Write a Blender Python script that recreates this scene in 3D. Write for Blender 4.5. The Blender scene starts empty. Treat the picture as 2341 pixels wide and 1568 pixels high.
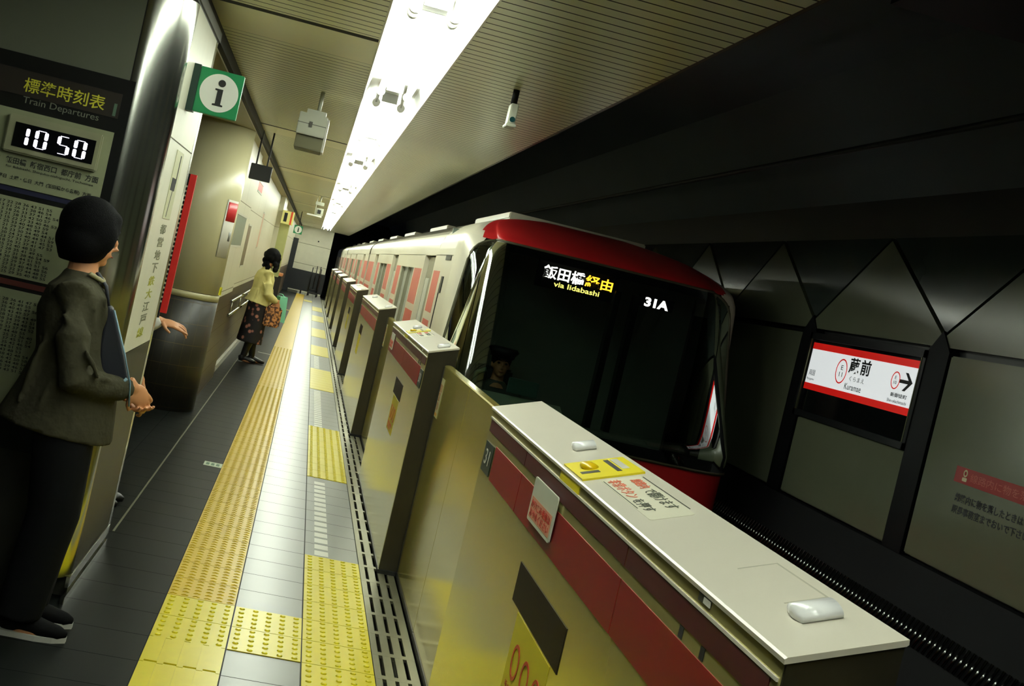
import bpy, bmesh, math, random
from mathutils import Vector, Matrix
random.seed(7)
S = bpy.context.scene; COL = S.collection
# ---------------------------------------------------------------- camera
F_PX, YAW, PITCH, ROLL, CAM_H = 2820.69, 0.17123, 0.03394, 0.23112, 1.6008
def cam_axes():
    cy, sy = math.cos(YAW), math.sin(YAW); cp, sp = math.cos(PITCH), math.sin(PITCH)
    f = Vector((sy*cp, cy*cp, -sp)); r = Vector((cy, -sy, 0)); u = r.cross(f)
    c, s = math.cos(ROLL), math.sin(ROLL)
    return c*r+s*u, -s*r+c*u, f
_r, _u, _f = cam_axes()
cd = bpy.data.cameras.new('camera'); cam = bpy.data.objects.new('camera', cd); COL.objects.link(cam)
cam.matrix_world = Matrix(((_r.x, _u.x, -_f.x, 0), (_r.y, _u.y, -_f.y, 0), (_r.z, _u.z, -_f.z, CAM_H), (0, 0, 0, 1)))
cd.sensor_width = 36; cd.lens = F_PX/2341*36; cd.clip_start = 0.05; cd.clip_end = 200
S.camera = cam
# ---------------------------------------------------------------- world, exposure
w = bpy.data.worlds.new('world'); S.world = w; w.use_nodes = True
w.node_tree.nodes['Background'].inputs[0].default_value = (0.75, 0.85, 1.0, 1)
w.node_tree.nodes['Background'].inputs[1].default_value = 0.02
S.view_settings.view_transform = 'Standard'; S.view_settings.look = 'None'
S.view_settings.exposure = 0.0; S.view_settings.gamma = 1; S.view_settings.use_curve_mapping = False
TUBE_POWER = 30.0
# ---------------------------------------------------------------- materials
def lin(c):
    return tuple(((x/255)/12.92 if x <= 10 else ((x/255+.055)/1.055)**2.4) for x in c)
MATS = {}
def mat(name, col, rough=.5, metal=0.0, spec=.5, noise=.06, scale=9, emit=0, ecol=None, bump=0, coat=0, bscale=None):
    if name in MATS: return MATS[name]
    m = bpy.data.materials.new(name); m.use_nodes = True; nt = m.node_tree; N = nt.nodes; L = nt.links
    b = N['Principled BSDF']
    c = lin(col) if max(col) > 1.0001 else col
    tc = N.new('ShaderNodeTexCoord'); ns = N.new('ShaderNodeTexNoise'); ns.inputs['Scale'].default_value = scale
    ns.inputs['Detail'].default_value = 3
    L.new(tc.outputs['Object'], ns.inputs['Vector'])
    mx = N.new('ShaderNodeMix'); mx.data_type = 'RGBA'
    mx.inputs[6].default_value = (*[x*(1-noise) for x in c], 1); mx.inputs[7].default_value = (*[min(1, x*(1+noise)) for x in c], 1)
    L.new(ns.outputs['Fac'], mx.inputs[0]); L.new(mx.outputs[2], b.inputs['Base Color'])
    b.inputs['Roughness'].default_value = rough; b.inputs['Metallic'].default_value = metal
    b.inputs['Specular IOR Level'].default_value = spec; b.inputs['Coat Weight'].default_value = coat
    b.inputs['Coat Roughness'].default_value = .04
    if bump:
        n2 = N.new('ShaderNodeTexNoise'); n2.inputs['Scale'].default_value = bscale or scale*6; L.new(tc.outputs['Object'], n2.inputs['Vector'])
        bp = N.new('ShaderNodeBump'); bp.inputs['Strength'].default_value = bump; bp.inputs['Distance'].default_value = .01
        L.new(n2.outputs['Fac'], bp.inputs['Height']); L.new(bp.outputs['Normal'], b.inputs['Normal'])
    if emit:
        b.inputs['Emission Color'].default_value = (*(lin(ecol) if ecol else c), 1); b.inputs['Emission Strength'].default_value = emit
    MATS[name] = m; return m
def node_math(N, L, op, a, b=None, c=None):
    n = N.new('ShaderNodeMath'); n.operation = op
    for i, v in enumerate((a, b, c)):
        if v is None: continue
        if isinstance(v, (int, float)): n.inputs[i].default_value = v
        else: L.new(v, n.inputs[i])
    return n.outputs[0]
def lined(name, base, line, axes, rough=.3, metal=0, spec=.5, bump=.3, noise=.08, scale=5, aniso_rough=None, wav=0):
    """world-position material with thin joint lines. axes: list of (axis, pitch, offset, width)"""
    if name in MATS: return MATS[name]
    m = bpy.data.materials.new(name); m.use_nodes = True; nt = m.node_tree; N = nt.nodes; L = nt.links; b = N['Principled BSDF']
    g = N.new('ShaderNodeNewGeometry'); sp = N.new('ShaderNodeSeparateXYZ'); L.new(g.outputs['Position'], sp.inputs[0])
    acc = None
    for ax, pitch, off, wd in axes:
        v = node_math(N, L, 'SUBTRACT', sp.outputs['XYZ'.index(ax)], off)
        v = node_math(N, L, 'ADD', v, pitch*1000)
        v = node_math(N, L, 'MODULO', v, pitch)
        v = node_math(N, L, 'SUBTRACT', v, pitch/2); v = node_math(N, L, 'ABSOLUTE', v)
        v = node_math(N, L, 'GREATER_THAN', v, pitch/2-wd/2)
        acc = v if acc is None else node_math(N, L, 'MAXIMUM', acc, v)
    ns = N.new('ShaderNodeTexNoise'); ns.inputs['Scale'].default_value = scale; ns.inputs['Detail'].default_value = 4
    L.new(g.outputs['Position'], ns.inputs['Vector'])
    c = lin(base); l = lin(line)
    m1 = N.new('ShaderNodeMix'); m1.data_type = 'RGBA'; L.new(ns.outputs['Fac'], m1.inputs[0])
    m1.inputs[6].default_value = (*[x*(1-noise) for x in c], 1); m1.inputs[7].default_value = (*[x*(1+noise) for x in c], 1)
    m2 = N.new('ShaderNodeMix'); m2.data_type = 'RGBA'; L.new(acc, m2.inputs[0]); L.new(m1.outputs[2], m2.inputs[6]); m2.inputs[7].default_value = (*l, 1)
    L.new(m2.outputs[2], b.inputs['Base Color'])
    b.inputs['Metallic'].default_value = metal; b.inputs['Specular IOR Level'].default_value = spec
    rr = node_math(N, L, 'MULTIPLY_ADD', acc, .4, rough); L.new(rr, b.inputs['Roughness'])
    if bump:
        bp = N.new('ShaderNodeBump'); bp.inputs['Strength'].default_value = bump; bp.inputs['Distance'].default_value = .004; bp.invert = True
        h = acc
        if wav:
            h = node_math(N, L, 'MULTIPLY_ADD', ns.outputs['Fac'], wav, acc)
        L.new(h, bp.inputs['Height']); L.new(bp.outputs['Normal'], b.inputs['Normal'])
    MATS[name] = m; return m
def glass(name, tint, rough=.02, ior=1.5, mirror=.12, trans=1.0):
    m = bpy.data.materials.new(name); m.use_nodes = True; nt = m.node_tree; N = nt.nodes; L = nt.links
    N.remove(N['Principled BSDF']); out = N['Material Output']
    t = N.new('ShaderNodeBsdfTransparent'); t.inputs[0].default_value = (*tint, 1)
    gl = N.new('ShaderNodeBsdfGlossy'); gl.inputs['Roughness'].default_value = rough; gl.inputs[0].default_value = (.95, 1, .96, 1)
    fr = N.new('ShaderNodeFresnel'); fr.inputs[0].default_value = ior
    mx = N.new('ShaderNodeMixShader'); L.new(node_math(N, L, 'ADD', fr.outputs[0], mirror), mx.inputs[0])
    L.new(t.outputs[0], mx.inputs[1]); L.new(gl.outputs[0], mx.inputs[2]); L.new(mx.outputs[0], out.inputs[0])
    MATS[name] = m; return m

WHITE = mat('white_enamel', (205, 203, 190), .35)
TUBE = mat('tube_glow', (1.0, 1.0, 1.0), .5, emit=TUBE_POWER, ecol=(246, 255, 240), noise=0)
CHANNEL = mat('channel_white', (246, 246, 240), .45)
BLACK = mat('black_paint', (14, 15, 17), .45)
BLACKGL = mat('black_gloss', (10, 11, 13), .12)
STEEL = mat('brushed_steel', (150, 148, 128), .16, 1.0, noise=.05, scale=3)
CHROME = mat('polished_steel', (186, 188, 178), .17, 1.0, noise=.04, scale=2)
DARKMETAL = mat('dark_metal', (40, 40, 40), .4, .8)
CREAM = mat('cream_enamel', (196, 190, 150), .4, scale=4)
GREYP = mat('grey_plastic', (150, 152, 138), .4)
RED = mat('signal_red', (196, 32, 28), .4)
INK = mat('black_ink', (16, 18, 20), .6)
# ---------------------------------------------------------------- mesh helpers
def tag(o, label=None, cat=None, group=None, kind=None):
    if label: o['label'] = label
    if cat: o['category'] = cat
    if group: o['group'] = group
    if kind: o['kind'] = kind
    return o
def empty(name, loc=(0, 0, 0), rz=0, label=None, cat=None, group=None):
    o = bpy.data.objects.new(name, None); COL.objects.link(o); o.location = loc; o.rotation_euler.z = rz
    o.empty_display_size = .1
    return tag(o, label, cat, group)
class MB:
    def __init__(s): s.bm = bmesh.new(); s.mi = 0
    def box(s, x0, x1, y0, y1, z0, z1, bevel=0):
        vs = [s.bm.verts.new(p) for p in ((x0, y0, z0), (x1, y0, z0), (x1, y1, z0), (x0, y1, z0), (x0, y0, z1), (x1, y0, z1), (x1, y1, z1), (x0, y1, z1))]
        fs = [s.bm.faces.new([vs[i] for i in q]) for q in ((3, 2, 1, 0), (4, 5, 6, 7), (0, 1, 5, 4), (1, 2, 6, 5), (2, 3, 7, 6), (3, 0, 4, 7))]
        for f in fs: f.material_index = s.mi
        if bevel:
            es = list({e for f in fs for e in f.edges}); r = bmesh.ops.bevel(s.bm, geom=es, offset=bevel, segments=2, affect='EDGES')
            for f in r['faces']: f.material_index = s.mi
        return s
    def prism(s, pts, axis, a, b):
        """polygon pts (2D) extruded along axis from a to b"""
        def P(p, t):
            return {'X': (t, p[0], p[1]), 'Y': (p[0], t, p[1]), 'Z': (p[0], p[1], t)}[axis]
        A = [s.bm.verts.new(P(p, a)) for p in pts]; B = [s.bm.verts.new(P(p, b)) for p in pts]
        n = len(pts); fs = [s.bm.faces.new(A[::-1]), s.bm.faces.new(B)]
        for i in range(n): fs.append(s.bm.faces.new([A[i], A[(i+1) % n], B[(i+1) % n], B[i]]))
        for f in fs: f.material_index = s.mi
        return s
    def tube(s, pts, rad, seg=12, cap=True, up=(0, 0, 1)):
        """lofted tube; rad = r or list of r or (rx, ry)"""
        pts = [Vector(p) for p in pts]; n = len(pts); rings = []
        for i, p in enumerate(pts):
            t = (pts[min(i+1, n-1)]-pts[max(i-1, 0)]).normalized()
            ref = Vector(up)
            if abs(t.dot(ref)) > .95: ref = Vector((0, 1, 0)) if abs(t.y) < .9 else Vector((1, 0, 0))
            a = t.cross(ref).normalized(); b = a.cross(t).normalized()
            r = rad[i] if isinstance(rad, (list, tuple)) and not (len(rad) == 2 and n != 2) else rad
            rx, ry = r if isinstance(r, (tuple, list)) else (r, r)
            rings.append([s.bm.verts.new(p+a*math.cos(2*math.pi*k/seg)*rx+b*math.sin(2*math.pi*k/seg)*ry) for k in range(seg)])
        for i in range(n-1):
            for k in range(seg):
                f = s.bm.faces.new([rings[i][k], rings[i][(k+1) % seg], rings[i+1][(k+1) % seg], rings[i+1][k]]); f.material_index = s.mi; f.smooth = True
        if cap:
            for rg, rev in ((rings[0], 1), (rings[-1], 0)):
                f = s.bm.faces.new(rg[::-1] if rev else rg); f.material_index = s.mi
        return s
    def ball(s, c, r, seg=16, rot=None):
        r = (r, r, r) if isinstance(r, (int, float)) else r
        M = Matrix.Translation(c) @ (rot or Matrix()) @ Matrix.Diagonal((*r, 1))
        q = bmesh.ops.create_uvsphere(s.bm, u_segments=seg, v_segments=max(6, seg//2+2), radius=1, matrix=M)
        for v in q['verts']:
            for f in v.link_faces: f.smooth = True; f.material_index = s.mi
        return s
    def grid(s, P, nu, nv, closed=False):
        vs = [[s.bm.verts.new(P(i/(nu), j/(nv))) for j in range(nv+1)] for i in range(nu+1)]
        for i in range(nu):
            for j in range(nv):
                f = s.bm.faces.new([vs[i][j], vs[i+1][j], vs[i+1][j+1], vs[i][j+1]]); f.smooth = True; f.material_index = s.mi
        return s
    def build(s, name, mats, parent=None, smooth=None, fix=True):
        me = bpy.data.meshes.new(name)
        if fix: bmesh.ops.recalc_face_normals(s.bm, faces=s.bm.faces)
        s.bm.to_mesh(me); s.bm.free()
        for m in (mats if isinstance(mats, (list, tuple)) else [mats]): me.materials.append(m)
        if smooth: [setattr(p, 'use_smooth', True) for p in me.polygons]
        o = bpy.data.objects.new(name, me); COL.objects.link(o)
        if parent: o.parent = parent
        return o
def struct(o): o['kind'] = 'structure'; return o
def children(o): return [c for c in bpy.data.objects if c.parent == o]
def copy_tree(o, parent=None):
    c = o.copy(); COL.objects.link(c); c.parent = parent
    for ch in children(o): copy_tree(ch, c)
    return c
def evaluated_mesh(o, name):
    dg = bpy.context.evaluated_depsgraph_get(); me = bpy.data.meshes.new_from_object(o.evaluated_get(dg)); me.name = name
    return me
def text(name, body, m, parent, org, xd, yd, width=None, height=None, depth=.0006, bold=0.0, spacing=1.0, line=1.0, align='LEFT', maxw=None):
    """lettering as real mesh: org = lower-left corner, xd / yd = directions; scaled to fit width and/or height"""
    c = bpy.data.curves.new(name, 'FONT'); c.body = body; c.extrude = .01; c.offset = bold; c.resolution_u = 3
    c.space_character = spacing; c.space_line = line; c.align_x = align; c.fill_mode = 'BOTH'
    t = bpy.data.objects.new(name+'_src', c); COL.objects.link(t)
    me = evaluated_mesh(t, name); bpy.data.objects.remove(t); bpy.data.curves.remove(c)
    xs = [v.co.x for v in me.vertices]; ys = [v.co.y for v in me.vertices]
    x0, x1, y0, y1 = min(xs), max(xs), min(ys), max(ys)
    sx = width/(x1-x0) if width else None; sy = height/(y1-y0) if height else None
    sx = sx or sy; sy = sy or sx
    X = Vector(xd).normalized(); Y = Vector(yd).normalized(); Z = X.cross(Y).normalized(); O = Vector(org)
    for v in me.vertices:
        v.co = O+X*((v.co.x-x0)*sx)+Y*((v.co.y-y0)*sy)+Z*((v.co.z/.01+1)*depth/2+.0004)
    me.materials.clear(); me.materials.append(m)
    o = bpy.data.objects.new(name, me); COL.objects.link(o)
    if parent:
        o.parent = parent; o.matrix_parent_inverse = parent_world(parent).inverted()
    return o
def parent_world(o):
    M = o.matrix_basis.copy()
    while o.parent: M = o.parent.matrix_basis @ o.matrix_parent_inverse @ M if False else o.parent.matrix_basis @ M; o = o.parent
    return M
def plate(name, m, parent, org, xd, yd, wd, ht, th=.003, rad=0):
    """thin rectangular plate; org lower-left"""
    X = Vector(xd).normalized(); Y = Vector(yd).normalized(); Z = X.cross(Y).normalized(); O = Vector(org)
    if rad:
        pts = []
        for cx, cy, a0 in ((wd-rad, rad, -90), (wd-rad, ht-rad, 0), (rad, ht-rad, 90), (rad, rad, 180)):
            for k in range(5):
                a = math.radians(a0+k*22.5); pts.append((cx+rad*math.cos(a), cy+rad*math.sin(a)))
    else: pts = [(0, 0), (wd, 0), (wd, ht), (0, ht)]
    b = MB(); n = len(pts)
    A = [b.bm.verts.new(O+X*p[0]+Y*p[1]) for p in pts]; B = [b.bm.verts.new(O+X*p[0]+Y*p[1]+Z*th) for p in pts]
    b.bm.faces.new(A[::-1]); b.bm.faces.new(B)
    for i in range(n): b.bm.faces.new([A[i], A[(i+1) % n], B[(i+1) % n], B[i]])
    o = b.build(name, m, None)
    if parent: o.parent = parent; o.matrix_parent_inverse = parent_world(parent).inverted()
    return o
def ring(name, m, parent, c, xd, yd, r0, r1, th=.0015, seg=40):
    X = Vector(xd).normalized(); Y = Vector(yd).normalized(); Z = X.cross(Y).normalized(); C = Vector(c); b = MB()
    R = []
    for r, z in ((r0, 0), (r1, 0), (r1, th), (r0, th)):
        R.append([b.bm.verts.new(C+X*r*math.cos(2*math.pi*k/seg)+Y*r*math.sin(2*math.pi*k/seg)+Z*z) for k in range(seg)] if r > 0 else None)
    if r0 == 0:
        b.bm.faces.new(R[1][::-1]); b.bm.faces.new(R[2])
        pr = ((1, 2),)
    else: pr = ((0, 1), (1, 2), (2, 3), (3, 0))
    for i, j in pr:
        for k in range(seg): b.bm.faces.new([R[i][k], R[i][(k+1) % seg], R[j][(k+1) % seg], R[j][k]])
    o = b.build(name, m, None)
    if parent: o.parent = parent; o.matrix_parent_inverse = parent_world(parent).inverted()
    return o
Y_END = 50.0; ROW0 = 6.687
NY = (0, -1, 0)
# ================================================================ SETTING
M_LIGHT = lined('light_floor_tile', (134, 136, 134), (40, 40, 36), [('Y', .3, ROW0, .006), ('X', .3, .01, .006)], rough=.29, spec=.24, noise=.05, wav=.12)
M_DARK = lined('dark_floor_tile', (19, 22, 20), (9, 10, 9), [('Y', .3, ROW0, .005), ('X', .6, -.29, .004)], rough=.38, spec=.05, noise=.1, wav=.12)
b = MB(); b.mi = 1; b.box(-6, -.29, -3, Y_END+6, -.12, 0); b.mi = 0; b.box(-.29, .61, -3, Y_END+6, -.12, 0)
b.mi = 2; b.box(.82, .98, -3, Y_END, -.12, 0); b.mi = 2; b.box(.61, .82, -3, Y_END, -.12, -.07)
struct(b.build('floor', [M_LIGHT, M_DARK, DARKMETAL]))
b = MB(); b.box(.98, 1.0, -3, Y_END, -1.3, -.02); struct(b.build('trim_1', mat('platform_edge_concrete', (60, 60, 55), .8)))
b = MB(); b.box(.98, 3.9, -6, 62, -1.35, -1.2); struct(b.build('trim_2', mat('trackbed_concrete', (38, 37, 34), .9)))
for i, x in enumerate((1.75, 2.9)):
    b = MB(); b.prism([(x-.06, -1.2), (x+.06, -1.2), (x+.06, -1.18), (x+.012, -1.165), (x+.012, -1.09), (x+.035, -1.075), (x+.035, -1.05), (x-.035, -1.05), (x-.035, -1.075), (x-.012, -1.09), (x-.012, -1.165), (x-.06, -1.18)], 'Y', -6, 62)
    tag(b.build('rail', DARKMETAL), 'steel running rail on the dark trackbed, '+('beside the platform edge' if i == 0 else 'beside the far tunnel wall'), 'rail', 'running rails of the track')
# slotted drain grate
b = MB()
xs = [.612, .640, .657, .693, .710, .746, .763, .800]
for i in range(0, 8, 2): b.box(xs[i], xs[i+1], -2, 46, -.012, .001)
y = ROW0-.3*29
while y < 46:
    b.box(.612, .800, y-.022, y+.022, -.012, .0012); y += .3
struct(b.build('trim_3', mat('grate_steel', (128, 126, 104), .35, .6)))
b = MB()
for y in (7.6, 8.9, 12.8, 14.9, 18.6): b.box(.72, .80, y, y+.05, 0, .006)
# ceiling
def ceiling_mat():
    m = lined('ribbed_ceiling', (222, 222, 184), (40, 42, 34), [('Y', .1, 0, .012)], rough=.34, metal=.15, spec=.5, bump=.8, noise=.06, scale=2)
    return m
RIB = ceiling_mat(); PLAIN = mat('plain_ceiling_panel', (226, 222, 184), .35, .1, scale=2); JOINT = mat('ceiling_joint', (14, 16, 14), .7)
RIBR = lined('ribbed_ceiling_right', (232, 236, 210), (40, 44, 36), [('Y', .1, 0, .012)], rough=.3, metal=.2, spec=.5, bump=.8, noise=.06, scale=2)
jo = [.3+5.38*k for k in range(0, 10)]
b = MB(); yy = -3
for j in jo:
    b.mi = 0; b.box(-.69, .07, yy, j-.03, 2.60, 2.66); b.mi = 2; b.box(-.69, .07, j-.035, j+.035, 2.599, 2.67)
    b.mi = 1; b.box(-.69, .07, j+.03, j+.72, 2.60, 2.66); yy = j+.72
b.mi = 0; b.box(-.69, .07, yy, Y_END, 2.60, 2.66)
b.mi = 3; b.box(.43, 1.19, -3, Y_END, 2.60, 2.66); b.mi = 4; b.box(-3, -.72, -3, Y_END, 2.52, 2.60)
struct(b.build('ceiling', [RIB, PLAIN, JOINT, RIBR, mat('soffit_beige', (160, 152, 110), .5, scale=3)]))
b = MB(); b.box(-.72, -.69, -3, Y_END, 2.53, 2.64); struct(b.build('trim_4', JOINT))
b = MB(); b.box(1.19, 1.205, -3, Y_END, 2.60, 2.68); struct(b.build('trim_5', mat('ceiling_edge_metal', (80, 76, 58), .4, .6)))
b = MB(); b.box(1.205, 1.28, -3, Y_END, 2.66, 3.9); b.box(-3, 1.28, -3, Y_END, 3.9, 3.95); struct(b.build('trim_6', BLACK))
# tunnel vault above the track
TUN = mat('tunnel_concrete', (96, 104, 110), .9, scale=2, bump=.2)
b = MB(); b.box(1.2, 4.3, -6, 62, 3.7, 3.85); b.prism([(4.0, 2.9), (4.3, 2.9), (4.3, 3.7), (3.3, 3.7)], 'Y', -6, 62); struct(b.build('ceiling_tunnel', TUN))
b = MB(); b.box(1.3, 1.9, 1.2, 4.0, 3.2, 3.7); b.box(2.2, 3.2, 2.0, 5.2, 3.25, 3.7)
tag(b.build('ventilation_duct', mat('duct_dark', (30, 33, 35), .6)), 'dark boxy ventilation ducts under the black tunnel roof above the track', 'duct')
b = MB(); b.tube([(3.2, -3, 3.05), (3.2, 60, 3.05)], .02, 8)
tag(b.build('cable_pipe', mat('pipe_dark', (60, 62, 62), .5)), 'thin dark conduit running along the tunnel roof above the track', 'pipe')
# walls
CRW = lined('cream_wall_panel', (206, 202, 176), (120, 112, 84), [('Y', 1.8, .4, .008), ('Z', .9, .98+.05, .008)], rough=.35, noise=.03)
b = MB()
b.mi = 0; b.box(-1.2, -.78, 11.1, 14.1, .98, 2.6); b.box(-1.2, -.83, 14.1, 24, .98, 2.6); b.box(-1.3, -.74, 24.0, 26, .98, 2.6); b.box(-1.3, -.86, 26, Y_END, .98, 2.6)
b.mi = 1; b.box(-1.2, -.78, 11.1, 14.1, 0, .98); b.box(-1.2, -.83, 14.1, 24, 0.09, .98); b.box(-1.3, -.74, 24, 26, 0, .98); b.box(-1.3, -.86, 26, Y_END, 0, .98)
DTILE = lined('dark_wall_tile', (38, 34, 28), (92, 80, 48), [('Z', .2, .03, .0035), ('Y', 1.2, .2, .002)], rough=.4, noise=.15)
BRTILE = lined('brown_wall_tile', (56, 42, 28), (70, 56, 38), [('Z', .2, .03, .003)], rough=.4, noise=.2)
struct(b.build('wall_left', [CRW, BRTILE]))
b = MB(); b.box(-.84, -.80, 14.1, 24, 0, .09, .006); struct(b.build('baseboard_left', mat('lit_base_strip', (205, 205, 190), .25)))
b = MB(); b.box(-3.2, -1.45, 11.6, Y_END, 0, 2.6); 
b2 = b; struct(b2.build('wall_back', mat('side_wall_dark', (52, 52, 42), .6)))
b = MB(); b.box(-1.3, .62, Y_END, Y_END+.2, 0, 2.7); struct(b.build('wall_end', lined('end_wall_panel', (244, 242, 220), (170, 166, 138), [('Z', .8, .3, .02)], rough=.5)))
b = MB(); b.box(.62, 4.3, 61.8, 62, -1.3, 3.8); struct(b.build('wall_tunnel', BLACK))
b = MB(); b.box(-6, 4.3, -6.2, -6, -1.3, 3.9); b.box(-3.2, -3, -6, 2, 0, 3.9); struct(b.build('wall_behind', mat('concourse_wall', (150, 156, 132), .7)))
# right wall
XW = 3.9
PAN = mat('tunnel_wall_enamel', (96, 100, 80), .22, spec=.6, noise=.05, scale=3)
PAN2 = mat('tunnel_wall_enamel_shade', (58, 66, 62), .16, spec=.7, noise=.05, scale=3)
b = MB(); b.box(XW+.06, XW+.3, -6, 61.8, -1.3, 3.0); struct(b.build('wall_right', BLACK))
cols = [9.21+2.04*k for k in range(-6, 20)]
b = MB(); bt = MB(); bu = MB()
for k, y in enumerate(cols):
    y1 = y+2.04
    sign_bay = abs(y-(9.21-2.04)) < .1
    z1 = 1.235 if sign_bay else 1.885
    b.box(XW, XW+.07, y+.14, y1-.14, .64, z1, .008)
    bt.prism([(y+.10, 1.93), (y1-.10, 1.93), (y1-.02, 2.0), (y+1.02, 2.62), (y+.02, 2.0)], 'X', XW, XW+.07)
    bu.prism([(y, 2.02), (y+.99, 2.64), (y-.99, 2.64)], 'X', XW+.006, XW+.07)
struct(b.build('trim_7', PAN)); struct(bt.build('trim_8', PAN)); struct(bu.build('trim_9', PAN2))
b = MB()
for y in cols:
    b.prism([(y-.11, -1.2), (y+.11, -1.2), (y+.13, 1.9), (y, 2.03), (y-.13, 1.9)], 'X', XW-.012, XW+.06)
struct(b.build('trim_10', mat('wall_mullion_black', (8, 9, 12), .55, spec=.15)))
# ribbed sloping trough cover below the wall panels
b = MB(); n = 0; y = -1.0
b.prism([(XW-.02, .62), (XW+.05, .62), (XW+.05, -1.2), (XW-.5, -1.2), (XW-.30, .02)], 'Y', -4, 60)
struct(b.build('baseboard_right', mat('trough_cover_black', (12, 13, 15), .7, spec=.2)))
def P(y, z):  # point on the slope
    t = (z-.02)/.6; return (XW-.30+.28*t, y, z)
b = MB(); y = 2.0
while y < 16:
    b.tube([Vector(P(y, .22))+Vector((-.012, 0, .006)), Vector(P(y, .36))+Vector((-.012, 0, .006))], .009, 8); y += .055
tag(b.build('trough_ribs', mat('rib_gloss', (120, 122, 120), .16, 1.0), None), 'glossy black upright ribs along the cable trough below the tunnel wall panels', 'ribbed cover', kind='stuff')

# ================================================================ LAMPS
ch = MB()
ch.prism([(.07, 2.595), (.078, 2.595), (.105, 2.70), (.395, 2.70), (.422, 2.595), (.43, 2.595), (.43, 2.75), (.07, 2.75)], 'Y', -.7, Y_END-.3)
struct(ch.build('trim_11', CHANNEL))
segs = []; y = -.56+2.77*0; k = 0
jy = [4.94+2.765*k for k in range(-2, 17)]
for i in range(len(jy)-1):
    a, c = jy[i], jy[i+1]
    gap = lambda idx: .045 if (idx % 2 == 0) else .27   # single joint / wide pair
    segs.append((a+gap(i), c-gap(i+1)))
def make_lamp(y0, y1):
    t = empty('fluorescent_lamp', (.25, y0, 2.612))
    L_ = y1-y0
    for sx in (-1, 1):
        b = MB(); b.tube([(sx*.08, .03, .015), (sx*.08, L_-.03, .015)], .019, 10); b.build('tube', TUBE, t)
        for e in (0, L_):
            b = MB(); b.tube([(sx*.08, e-.02 if e else -.01, .015), (sx*.08, e+.01 if e else .035, .015)], .026, 12); b.tube([(sx*.08, e, .015), (sx*.08, e, .088)], .012, 6); b.build('socket', mat('socket_white', (238, 236, 228), .5), t)
    b = MB(); b.prism([(-.03, .06), (.03, .06), (.012, .045), (-.012, .045)], 'Y', .02, L_-.02); b.build('reflector', CHANNEL, t)
    for e in (0, L_): 
        b = MB(); b.box(-.05, .05, e-.008, e+.008, .03, .088); b.build('bracket', mat('bracket_grey', (200, 200, 196), .5), t)
    return t
ORD = 'first second third fourth fifth sixth seventh eighth ninth tenth eleventh twelfth thirteenth fourteenth fifteenth sixteenth seventeenth eighteenth'.split()
for i, (a, c) in enumerate(segs):
    t = make_lamp(a, c)
    tag(t, f'glowing twin fluorescent tube unit in the ceiling channel, {ORD[i]} from the camera end', 'ceiling lamp', 'fluorescent tube units end to end along the ceiling channel')

# ================================================================ TACTILE PAVING AND FLOOR MARKS
YEL = mat('tactile_yellow', (210, 194, 16), .32, spec=.35, noise=.06, scale=14)
YEL2 = mat('tactile_ochre', (198, 166, 12), .36, spec=.3, noise=.08, scale=14)
def tile_rows(name, x0, x1, r0, r1, m, kind, label, cat='tactile paving', cols_=5):
    """rows counted from ROW0 towards the camera; kind dots / bars / arcs"""
    b = MB(); ya, yb = ROW0-.3*r1, ROW0-.3*r0
    n = int(round((x1-x0)/.3)) or 1
    for r in range(r0, r1):
        y1 = ROW0-.3*r; y0 = y1-.3
        for c in range(n):
            b.box(x0+c*.3+.0025, min(x1, x0+(c+1)*.3)-.0025, y0+.0025, y1-.0025, -.001, .0035)
            xa = x0+c*.3
            if kind == 'dots' and y0 < 13:
                for i in range(5):
                    for j in range(5):
                        b.tube([(xa+.03+i*.06, y0+.03+j*.06, .003), (xa+.03+i*.06, y0+.03+j*.06, .0065), (xa+.03+i*.06, y0+.03+j*.06, .0085)], [.013, .011, .006], 8)
            elif kind == 'arcs' and y0 < 20:
                for i in range(6):
                    for j in range(6 if y0 < 14 else 3):
                        st = .05 if y0 < 14 else .1
                        xx, yc = xa+.025+i*.05, y0+.025+j*st
                        b.tube([(xx-.015, yc-.004, .002), (xx, yc+.006, .0055), (xx+.015, yc-.004, .002)], [(.006, .002), (.009, .003), (.006, .002)], 6)
            elif kind == 'bars':
                for i in range(4):
                    b.box(xa+.018+i*.072, xa+.066+i*.072, y0+.004, y1-.010, .003, .0100, .0012)
    return tag(b.build(name, m), label, cat)
tile_rows('tactile_strip', -.29, .01, -134, 4, YEL2, 'arcs', 'long ochre studded tactile strip running down the platform to the far end')
tile_rows('tactile_tile', -.29, .01, 4, 6, YEL, 'dots', 'bright yellow dotted tactile square where the long strip meets the cross strip')
tile_rows('tactile_strip', -.29, .01, 6, 16, YEL, 'bars', 'bright yellow tactile strip of long bars in the bottom foreground')
tile_rows('tactile_tile', .012, .31, 4, 6, YEL, 'dots', 'pale yellow dotted tactile link between the long strip and the nearest door patch')
names = ['nearest yellow dotted tactile patch, beside the near closed gate doors', 'second yellow dotted tactile patch from the camera, before the second gate opening', 'third yellow dotted tactile patch from the camera', 'fourth yellow dotted tactile patch from the camera', 'fifth yellow dotted tactile patch from the camera, small and far', 'sixth yellow dotted tactile patch from the camera', 'farthest yellow dotted tactile patch before the dark end fence']
blocks = [(0, 10), (-17, -8), (-37, -28), (-52, -45), (-69, -60), (-88, -79), (-106, -97)]
for nm, (r0, r1) in zip(names, blocks):
    tile_rows('tactile_patch', .31, .61, r0, r1, YEL, 'dots', nm)
b = MB(); b.box(-.86, -.29, 32.6, 32.9, 0, .004); tag(b.build('tactile_branch', YEL2), 'thin yellow tactile line crossing the dark floor far beyond the standing woman', 'tactile paving')
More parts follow.
